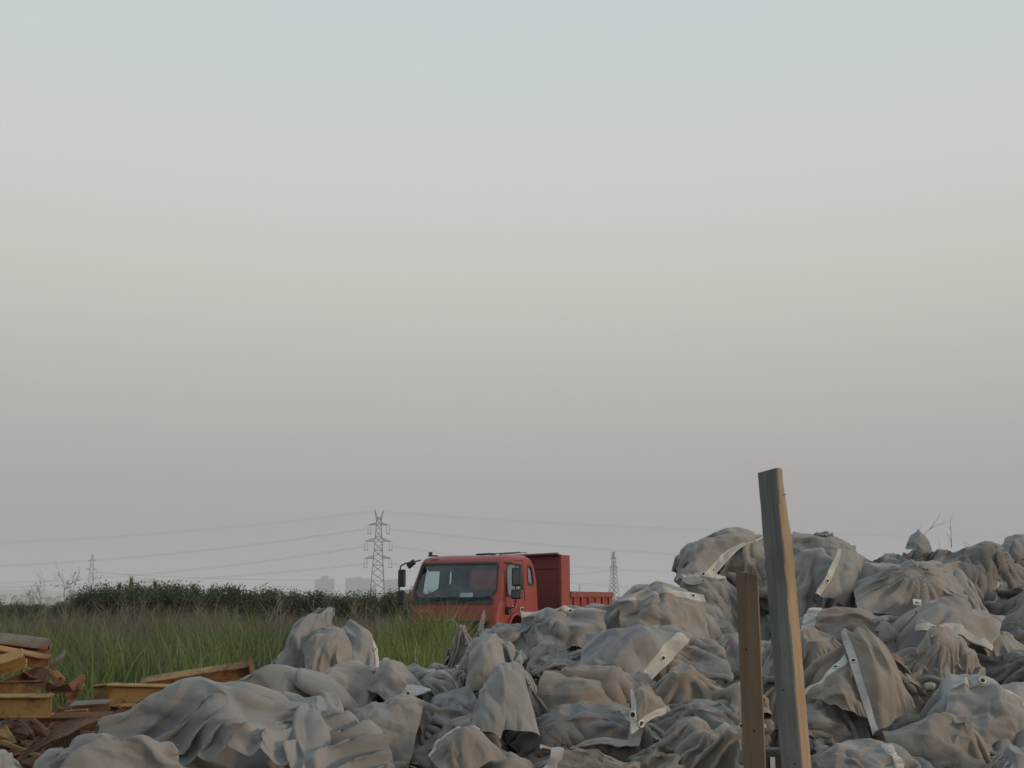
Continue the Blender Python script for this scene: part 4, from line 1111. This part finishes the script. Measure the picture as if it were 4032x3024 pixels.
# mirrors on bent arms, roof oddments
arm = MB().tube([(-.93, .22, 2.50), (-1.02, .10, 2.47), (-1.16, -.02, 2.43), (-1.26, -.04, 2.38), (-1.29, -.04, 2.25), (-1.29, -.03, 1.55), (-1.14, .1, 1.36)], .016, 6).build("mirror_arm", PLAST, truck, True)
MB().box((-1.22, -.05, 2.12), (.18, .07, .37)).build("mirror", PLAST, arm, bevel=.03)
MB().box((-1.22, -.05, 1.72), (.18, .08, .30)).build("mirror", PLAST, arm, bevel=.03)
MB().box((-1.06, .06, 2.42), (.20, .07, .12), Matrix.Rotation(R(-35), 3, 'Y')).build("front_mirror", PLAST, arm, bevel=.02)
arm = MB().tube([(.99, .45, 2.42), (1.18, .40, 2.42), (1.28, .36, 2.36), (1.29, .34, 2.2), (1.29, .34, 1.62), (1.24, .38, 1.52), (1.06, .44, 1.48)], .014, 6).build("mirror_arm", PLAST, truck, True)
mm = MB().box((1.33, .32, 2.13), (.22, .08, .38)).build("mirror", PLAST, arm, bevel=.03)
MB().box((1.34, .275, 2.13), (.15, .004, .31)).build("mirror_glass", MIRR, mm)
mm = MB().box((1.32, .32, 1.78), (.22, .09, .20)).build("mirror", PLAST, arm, bevel=.03)
MB().box((1.33, .268, 1.78), (.15, .004, .14)).build("mirror_glass", MIRR, mm)
MB().box((1.08, .42, 1.45), (.10, .12, .16)).build("mirror_mount", PLAST, arm, bevel=.02)
MB().box((-.74, .42, 2.60), (.22, .05, .025)).box((-.80, .42, 2.64), (.06, .06, .08)).build("roof_lamp", PLAST, truck)
rk = MB().bar((.42, 1.35, 2.645), (.72, 1.95, 2.70), .10, .02).bar((.25, 1.30, 2.66), (.80, 1.55, 2.69), .07, .02).build("roof_slats", simple("old_slat", (.13, .115, .11), .9), truck)
MB().tube([(-.05, 1.1, 2.64), (.25, 1.12, 2.65), (.42, 1.1, 2.64)], .022, 5).build("roof_rail", PLAST, truck)
# wheels
for (yy, dual) in ((.82, 0), (4.6, 1)):
    for s in (-1, 1):
        for o_ in ((0, .26) if dual else (0,)):
            x_ = s * (.92 - o_)
            th = MB(); pr = []
            for q in range(20):
                a = 2 * math.pi * q / 20
                for (dx, rr) in ((-.11, .38), (-.12, .46), (-.07, .48), (.07, .48), (.12, .46), (.11, .38)):
                    th.v.append((x_ + dx, yy + rr * math.cos(a), .48 + rr * math.sin(a)))
            for q in range(20):
                for c in range(5):
                    th.f.append((q * 6 + c, q * 6 + c + 1, ((q + 1) % 20) * 6 + c + 1, ((q + 1) % 20) * 6 + c))
            wl = th.build("wheel", RUBBER, truck, True)
            MB().tube([(x_ - .07, yy, .48), (x_ + .07, yy, .48)], .30, 16).build("rim", RIM, wl)
for s in (-1, 1): MB().bar((s * .4, .8, .82), (s * .4, 5.6, .82), .1, .22).build("chassis_rail", PLAST, truck)
# tipping body
B0, B1, BW, FL = 2.66, 5.62, 1.25, 1.02
bed = MB().box((0, (B0 + B1) / 2, FL), (2 * BW, B1 - B0, .12)).build("tipping_bed", REDBED, truck)
MB().box((0, B0 + .04, 1.85), (2 * BW - .02, .05, 1.58)).build("headboard", REDSHADE, bed)
for z_ in (1.42, 2.40): MB().box((0, B0 + .005, z_), (2 * BW - .06, .04, .07)).build("headboard_rib", REDSHADE, bed)
MB().prism([(-BW, B0 + .05, 2.63), (BW, B0 + .05, 2.63), (BW - .02, B0 - .16, 2.68), (-BW + .02, B0 - .16, 2.62)], (0, .03, .035)).build("headboard_lip", REDSHADE, bed)
for s in (-1, 1):
    MB().box((s * (BW + .01), B0 + .19, 1.82), (.07, .46, 1.70)).build("headboard_wing", REDBED, bed, bevel=.012)
    sw_ = MB().box((s * BW, (B0 + .4 + B1) / 2, 1.44), (.05, B1 - B0 - .4, .80)).build("side_wall", REDBED, bed)
    MB().box((s * (BW + .015), (B0 + .4 + B1) / 2, 1.80), (.12, B1 - B0 - .38, .13)).build("top_rail", RUSTRAIL, sw_, bevel=.01)
    for q in range(6):
        MB().box((s * (BW + .045), B0 + .62 + q * .42, 1.40), (.06, .07, .68)).build("side_rib", REDBED, sw_, bevel=.008)
MB().box((0, B1 + .02, 1.42), (2 * BW + .05, .05, .78)).build("tailgate", REDBED, bed)
text("bed_lettering", "XS 1089", .17, (BW + .052, B0 + .95, 1.40), (R(90), 0, R(90)), WHITEP, bed, 1.2)

# ------------------------------------------------------------------ scrap steel at the left
def steel(name, col, rustamt):
    m, t, b = nodes_of(name)
    n1 = noise(t, 2.5, 6, .7); n2 = noise(t, 22, 5, .7)
    f = rampn(t, n1.outputs[0], [(.62 - rustamt * .4, 0.), (.74 - rustamt * .34, 1.)]).outputs[0]
    rc = rampn(t, n2.outputs[0], [(.3, (.065, .03, .018)), (.55, (.15, .066, .03)), (.75, (.24, .11, .05))]).outputs[0]
    col2 = mixc(t, rampn(t, n2.outputs[0], [(.35, 0.), (.8, .5)]).outputs[0], col, tuple(c * .6 for c in col))
    t.links.new(mixc(t, f, col2, rc), b.inputs['Base Color']); b.inputs['Roughness'].default_value = .75
    bump(t, n2.outputs[0], .25, .01, b)
    return m
YEL = steel("yellow_steel", (.34, .215, .07), .32); YEL2 = steel("worn_yellow_steel", (.33, .21, .075), .52)
ORG = steel("orange_steel", (.38, .19, .06), .48); RUST = steel("rusty_steel", (.16, .10, .07), .8); GREYST = steel("grey_steel", (.185, .165, .14), .5)
SCRAPG = "scrap steel at the left"
def ibeam(label, a, b, H_, mat, fl=.11, roll=0.0, tw=.012, plate=False):
    """I-beam whose web runs from pixel-and-depth point a to b; the web faces the camera"""
    A, B = at(*a), at(*b); d = B - A; L_ = d.length; mid = (A + B) / 2
    r = tag(empty("steel_beam", mid), label, "beam", SCRAPG)
    ex = d.normalized(); ez = (Vector((0, 0, 1)) - ex * ex.z).normalized(); ey = ez.cross(ex)
    M_ = Matrix((ex, ey, ez)).transposed() @ Matrix.Rotation(R(roll), 3, 'X')
    r.rotation_euler = M_.to_euler()
    MB().box((0, 0, 0), (L_, tw, H_ - .02)).build("web", mat, r)
    for s in (-1, 1): MB().box((0, 0, s * (H_ / 2 - .006)), (L_, fl, .014)).build("flange", mat, r, bevel=.003, seg=1)
    if plate: MB().box((L_ / 2 + .008, 0, .01), (.016, fl * 1.25, H_ * 1.15)).build("end_plate", mat, r)
    return r
ibeam("ochre I-beam at the left edge, lowest and nearest of the scrap", (-260, 2779, 9.3), (203, 2778, 9.3), .165, YEL, .12, 8)
ibeam("thin yellow beam with round rust spot above the lowest ochre beam", (-220, 2717, 9.7), (160, 2706, 9.7), .115, YEL2, .08)
ibeam("yellow beam slanting up to the right at the left edge", (-160, 2668, 9.5), (98, 2592, 9.6), .125, YEL, .12, 38)
ibeam("orange beam sloping down to the right behind the slanting one", (-60, 2560, 9.9), (190, 2608, 9.9), .10, ORG, .09, 20)
ibeam("greyish rusty beam on top of the scrap at the left edge", (-80, 2512, 10.1), (196, 2546, 10.1), .075, GREYST, .12, 50)
ibeam("long ochre I-beam reaching right under the tarpaulin nose", (428, 2733, 10.8), (1180, 2752, 10.6), .19, YEL, .12, 6)
ibeam("second long beam lying below the long ochre one", (436, 2812, 10.6), (1100, 2830, 10.4), .18, ORG, .12, 6)
ibeam("worn orange beam rising to the right with an end plate", (560, 2700, 11.6), (986, 2636, 11.6), .135, YEL2, .12, 28, plate=True)
ibeam("short yellow beam left of the long ochre beam's end", (368, 2728, 10.9), (428, 2722, 10.9), .14, YEL, .1)
ibeam("dark short beam end with white flange under the short yellow one", (285, 2795, 10.5), (430, 2788, 10.5), .12, GREYST, .16, 10)
ibeam("yellow strip beam low behind the rusty mesh", (255, 2812, 10.2), (345, 2806, 10.2), .06, YEL2, .05)
ibeam("thick brown rusted beam under the lowest ochre beam", (120, 2832, 9.9), (440, 2826, 9.9), .075, RUST, .08, 30)
tb = tag(empty("timber_plank", at(975, 2680, 12.0)), "pale weathered timber plank behind the rising orange beam", "plank", "loose planks")
MB().bar(at(870, 2700, 12.0) - tb.location, at(1075, 2664, 12.0) - tb.location, .16, .05).build("board", simple("pale_timber", (.36, .31, .26), .9, 0, .25, 8, .3), tb, bevel=.006)
MB().bar(at(870, 2716, 11.95) - tb.location, at(1060, 2690, 11.95) - tb.location, .12, .03).build("lower_board", simple("dark_timber", (.2, .165, .13), .9, 0, .25, 8, .3), tb, bevel=.004)
def plate(label, pts, D, mat, th=.014, bend=.0, holes=(), name="steel_plate"):
    P3 = [at(x, y, D + bend * math.sin(q * 1.7)) for q, (x, y) in enumerate(pts)]
    c = sum(P3, Vector()) / len(P3)
    r = tag(empty(name, c), label, "plate", SCRAPG)
    MB().prism([p - c for p in P3], (0, th, 0)).build("sheet_metal", mat, r, bevel=.003, seg=1)
    for (x, y, rad) in holes:
        h = at(x, y, D - .006) - c
        MB().tube([h, h + Vector((0, .012, 0))], rad, 10).build("bolt_hole", EYEHOLE, r)
    return r
plate("pointed grey-brown steel plate sticking up right of the orange beam", [(190, 2618), (258, 2556), (248, 2588), (206, 2640)], 9.75, GREYST, .02, .05)
plate("curved rusty trough plate right of the thin yellow beam", [(168, 2700), (185, 2680), (225, 2702), (268, 2692), (318, 2656), (322, 2676), (290, 2722), (225, 2732), (185, 2722)], 9.7, RUST, .10, .08)
plate("small orange bracket plate with slot hole above the trough plate", [(208, 2640), (222, 2640), (256, 2672), (250, 2690), (226, 2698)], 9.62, ORG, .016, 0, [(238, 2672, .012)])
plate("dark narrow strut plate leaning left of the orange bracket", [(176, 2632), (192, 2634), (228, 2694), (218, 2700)], 9.6, RUST, .03)
plate("orange perforated plate right of the trough plate's foot", [(250, 2735), (300, 2712), (332, 2688), (325, 2712), (308, 2742), (282, 2762)], 9.66, ORG, .016, .03, [(305, 2718, .012), (296, 2738, .010)])
plate("rusty crumpled sheet beneath the slanting yellow beam", [(-40, 2690), (20, 2668), (92, 2645), (124, 2668), (118, 2690), (60, 2702), (-40, 2706)], 9.75, RUST, .05, .1)
plate("brown jagged sheet behind the thin yellow beam's end", [(100, 2640), (170, 2622), (190, 2650), (175, 2690), (150, 2690), (112, 2660)], 9.8, RUST, .04, .06)
plate("wide yellow plate lying at the bottom left, above the tarpaulin fold", [(-60, 2880), (22, 2855), (62, 2920), (60, 2925), (-10, 2945), (-60, 2930)], 8.6, YEL2, .016, .06)
plate("narrow yellow bar slanting down right at the bottom left", [(-30, 2920), (10, 2915), (106, 2952), (84, 2966)], 8.4, YEL2, .02)
plate("small yellow plate end near the rusty mesh's lower edge", [(112, 2968), (140, 2962), (176, 2984), (150, 2998)], 8.3, YEL2, .018)
plate("brown angled plate with a notch left of the rusty mesh", [(48, 2850), (84, 2838), (114, 2862), (112, 2898), (82, 2896), (50, 2880)], 8.7, RUST, .016, .04, [(98, 2888, .012)])
plate("dented rusty plate with pale chips under the thick brown beam", [(104, 2830), (128, 2822), (196, 2880), (190, 2905), (156, 2902), (120, 2858)], 8.75, RUST, .02, .05)
plate("upright brown steel sheet behind the mesh", [(196, 2848), (206, 2845), (300, 2846), (390, 2836), (380, 2890), (200, 2900)], 9.5, RUST, .03, .03)
# rebar mesh: two bent mats of rusty rods
def mesh_mat(label, corners, nu, nv, D0, D1, seed):
    g = random.Random(seed); (a, b_, c_, d_) = corners
    cen = at(sum(p[0] for p in corners) / 4, sum(p[1] for p in corners) / 4, (D0 + D1) / 2)
    r = tag(empty("rebar_mesh", cen), label, "rebar mesh", SCRAPG)
    def pt(u, v):
        x = (a[0] * (1 - u) + b_[0] * u) * (1 - v) + (d_[0] * (1 - u) + c_[0] * u) * v
        y = (a[1] * (1 - u) + b_[1] * u) * (1 - v) + (d_[1] * (1 - u) + c_[1] * u) * v
        return at(x + 5 * math.sin(v * 7 + seed), y + 6 * math.sin(u * 5 + seed), D0 + (D1 - D0) * v + .12 * math.sin(u * 6)) - cen
    for i in range(nu + 1):
        MB().tube([pt(i / nu, j / 5) for j in range(6)], .008, 5).build("rod", RUST, r)
    for j in range(nv + 1):
        MB().tube([pt(i / 7, j / nv) for i in range(8)], .008, 5).build("rod", RUST, r)
mesh_mat("bent rusty rebar mesh sloping down left beside the pale tarpaulin nose", [(205, 2842), (390, 2832), (250, 2900), (66, 2990)], 16, 7, 9.2, 8.6, 1)
mesh_mat("flat stack of rusty rebar mesh at the foot of the scrap", [(215, 2890), (390, 2876), (380, 2985), (190, 2992)], 13, 12, 8.9, 8.5, 3)
fl = MB()
scr = np.random.default_rng(3)
for q in range(150):
    x = scr.uniform(-60, 620); y = scr.uniform(2800, 3010) - .06 * max(0, x - 250); D = 10.6 - (y - 2800) / 210 * 1.6
    p = at(x, y, D); an = scr.uniform(0, 3.14); l = scr.uniform(.06, .32)
    fl.box(p, (l, scr.uniform(.03, .12), scr.uniform(.01, .05)), Euler((scr.normal() * .4, scr.normal() * .4, an)).to_matrix())
sb = fl.build("scrap_rubble", RUST)
tag(sb, "loose rusty offcuts and chips filling the foot of the scrap", "scrap", kind="stuff")
mound = []
gx2, gy2 = np.meshgrid(np.linspace(-6.5, -1.2, 60), np.linspace(7.2, 13.0, 60), indexing='ij')
mz = .55 * np.exp(-(((gx2 + 4.6) / 1.5) ** 2 + ((gy2 - 10.2) / 1.3) ** 2)) + .25 * np.exp(-(((gx2 + 3.2) / 1.3) ** 2 + ((gy2 - 10.9) / 1.0) ** 2)) + .03 * np.sin(gx2 * 9) * np.sin(gy2 * 8) - .02
tag(fast_mesh("scrap_mound", np.stack([gx2, gy2, mz], -1).reshape(-1, 3), grid_faces(60, 60), simple("dark_scrap_earth", (.045, .035, .028), .95, 0, .4, 9, .5), None, True), kind="structure")

# ------------------------------------------------------------------ wooden posts in front of the heap
def wood(name, c0, c1, c2):
    m, t, b = nodes_of(name)
    tcn = t.nodes.new("ShaderNodeTexCoord"); mp = t.nodes.new("ShaderNodeMapping"); mp.inputs['Scale'].default_value = (26, 26, 1.6)
    t.links.new(tcn.outputs['Object'], mp.inputs['Vector'])
    n1 = noise(t, 1.6, 7, .65, vec=mp.outputs[0], dist=.8); n2 = noise(t, 5.0, 4, .6)
    c = rampn(t, n1.outputs[0], [(.28, c0), (.5, c1), (.72, c2)]).outputs[0]
    c = mixc(t, rampn(t, n2.outputs[0], [(.4, 0.), (.75, .55)]).outputs[0], c, tuple(x * .72 for x in c0))
    t.links.new(c, b.inputs['Base Color']); b.inputs['Roughness'].default_value = .88; b.inputs['Specular IOR Level'].default_value = .2
    bump(t, n1.outputs[0], .5, .004, b)
    return m
GREYW = wood("weathered_timber", (.125, .125, .119), (.19, .19, .181), (.265, .264, .25))
SUNFRESHW = wood("sunlit_fresh_timber", (.27, .19, .12), (.34, .25, .165), (.40, .30, .205))  # splinters' fresh wood; on the post a tan with sunlight put in
BROWNW = wood("brown_timber", (.15, .108, .078), (.20, .145, .105), (.24, .178, .13))
def lean_post():
    D = 2.62
    top = at(3021, 1852, D); low = at(3117, 3024, D)
    ax = (top - low).normalized(); foot = low - ax * (low.z / ax.z)
    r = tag(empty("timber_post", foot), "tall leaning timber post, grey in front, with warm sunlight painted on its right side", "post")
    L_ = (top - foot).length
    w_, dp = .0500, .060
    yaw = R(35)
    fx = Vector((math.cos(yaw), -math.sin(yaw), 0)); fx = (fx - ax * fx.dot(ax)).normalized(); fy = ax.cross(fx)      # fx along the front face, fy away from the camera
    M_ = Matrix((fx, fy, ax)).transposed(); r.rotation_euler = M_.to_euler()
    g = random.Random(2); mb = MB(); nz = 70
    # outline with worn edges; the rear right edge is split away near the top
    for i in range(nz + 1):
        z = L_ * i / nz; e = lambda s=.0005: g.uniform(-s, s) - (0)
        cutk = max(0, (z - (L_ - .16)) / .16)
        rx = w_ / 2
        ry = dp - (.026 * min(1, cutk * 1.2) ** .7 if z > L_ - .16 else 0)
        tz = z if i < nz else None
        for (x, y) in ((-w_ / 2 + .003, 0), (-w_ / 2, .003), (-w_ / 2, dp), (rx - .004, ry), (rx, ry - .004 if ry > .01 else ry), (rx, .003), (rx - .003, 0)):
            zz = z + (.004 * (x / w_) * 2 if i == nz else 0)
            mb.v.append((x + e(), y + e(), zz))
    n = 7
    for i in range(nz):
        for k in range(n):
            mb.f.append((i * n + k, i * n + (k + 1) % n, (i + 1) * n + (k + 1) % n, (i + 1) * n + k))
    mb.f.append(tuple(nz * n + k for k in range(n))); mb.f.append(tuple(reversed(range(n))))
    o = mb.build("timber", GREYW, r)
    o.data.materials.append(SUNFRESHW)
    for p in o.data.polygons:
        if p.normal.x > .75 or (p.normal.z > .6 and p.center.x > w_ * .3): p.material_index = 1  # right face lighter and warmer: sunlight put into its colour
    # knot hole and nail on the right side
    MB().tube([(w_ / 2 - .0062, .014, L_ - .115), (w_ / 2 - .004, .014, L_ - .09), (w_ / 2 - .0062, .014, L_ - .075)], [.002, .004, .002], 6).build("split", EYEHOLE, r)
    MB().tube([(w_ / 2 - .008, .018, L_ - .060), (w_ / 2 + .009, .020, L_ - .0585)], .0009, 5).build("nail", simple("nail_steel", (.2, .18, .16), .6, .5), r)
    for (z, x) in ((.50, -.004), (.66, .008)):
        MB().tube([(x, -.0008, L_ - z), (x, .002, L_ - z)], .0022, 8).build("knot", simple("knot_wood", (.05, .04, .032), .9), r)
lean_post()
def short_plank():
    D = 2.78
    top = at(2938, 2234, D); r = tag(empty("broken_plank", (top.x, D, 0)), "shorter upright brown plank with splintered top, left of the tall post", "plank", "loose planks")
    w_ = .0505; th = .018; g = random.Random(5)
    pts = [(-w_ / 2, 0)] + [(w_ / 2, 0)]
    nb = 14; edge = []
    for k in range(nb + 1):
        t = k / nb; edge.append((w_ / 2 - w_ * t, top.z - .006 - .010 * (1 - t) - g.uniform(0, .009) * (1 if k % 2 else .2)))
    ol = [(-w_ / 2, -.0), (w_ / 2, -.0)] + edge
    mb = MB().prism([(x, 0, z) for x, z in ol], (0, th, 0)); o = mb.build("board", BROWNW, r)
    r.rotation_euler = (0, 0, R(-22))
    for q in range(5):
        x = -.015 + q * .01; MB().tube([(x, .006, top.z - .03), (x + g.uniform(-.003, .003), .006, top.z - .004 + g.uniform(-.006, .006))], [.0028, .0004], 4).build("splinter", SUNFRESHW, r)
    for (x, z) in ((.004, 1.30), (-.008, 1.49)):
        MB().tube([(x, -.0006, z), (x, .002, z)], .0028, 8).build("knot", EYEHOLE, r)
short_plank()
p = at(3032, 2990, 2.9)
bl = tag(empty("dark_block", (p.x, 2.9, p.z - .15)), "scuffed black block wedged between the feet of the two posts", "block")
MB().box((0, 0, .112), (.056, .05, .13)).build("body", simple("black_block", (.02, .022, .025), .5, 0, .6, 60, .4), bl, bevel=.005)
MB().box((.0, -.027, .145), (.012, .002, .028)).build("white_mark", simple("white_mark", (.5, .5, .5), .6), bl)
# ------------------------------------------------------------------ small things
r = tag(empty("wood_splinter", at(1896, 2500, 5.0)), "thin pale splinter of wood standing before the truck's grille", "splinter")
a = at(1890, 2482, 5.0) - r.location; b2 = at(1906, 2396, 5.0) - r.location
MB().prism([a + Vector((-.012, 0, 0)), a + Vector((.014, 0, 0)), b2 + Vector((.006, 0, -.03)), b2], (0, .008, 0)).build("splinter", simple("pale_wood", (.42, .36, .30), .9), r)
p = at(3680, 2160, 5.6); r = tag(empty("dry_twig", p), "thin bare twig sticking up from the heap's skyline at right", "twig")
branches(33, .17, 2, .35, .0022, 2).build("stems", BARK, r)
p = at(3780, 2180, 5.6); r = tag(empty("dry_twig", p), "low bent twig lying on the skyline right of the upright twig", "twig")
mb = branches(35, .12, 2, .8, .0015, 1, .4); mb.build("stems", BARK, r)
p = at(1600, 3022, 2.62); r = tag(empty("weed", p), "small green leafy weed at the bottom edge among the tarpaulins", "weed")
g = np.random.default_rng(8)
for q in range(46):
    an = g.uniform(0, 6.28); l = g.uniform(.007, .014); c = Vector((g.normal() * .011, g.normal() * .008, g.uniform(-.012, .012)))
    u = Vector((math.cos(an), math.sin(an) * .7, g.uniform(-.1, .6))).normalized(); v = u.cross(Vector((0, -.4, 1))).normalized()
    MB().poly([c, c + u * l * .35 + v * l * .26, c + u * l * .7 + v * l * .2, c + u * l, c + u * l * .7 - v * l * .2, c + u * l * .35 - v * l * .26]).build("leaf", GREEN1, r)
MB().tube([(0, 0, -.08), (.0, 0, 0), (.004, 0, .012)], .0018, 5).build("stem", GREEN1, r)
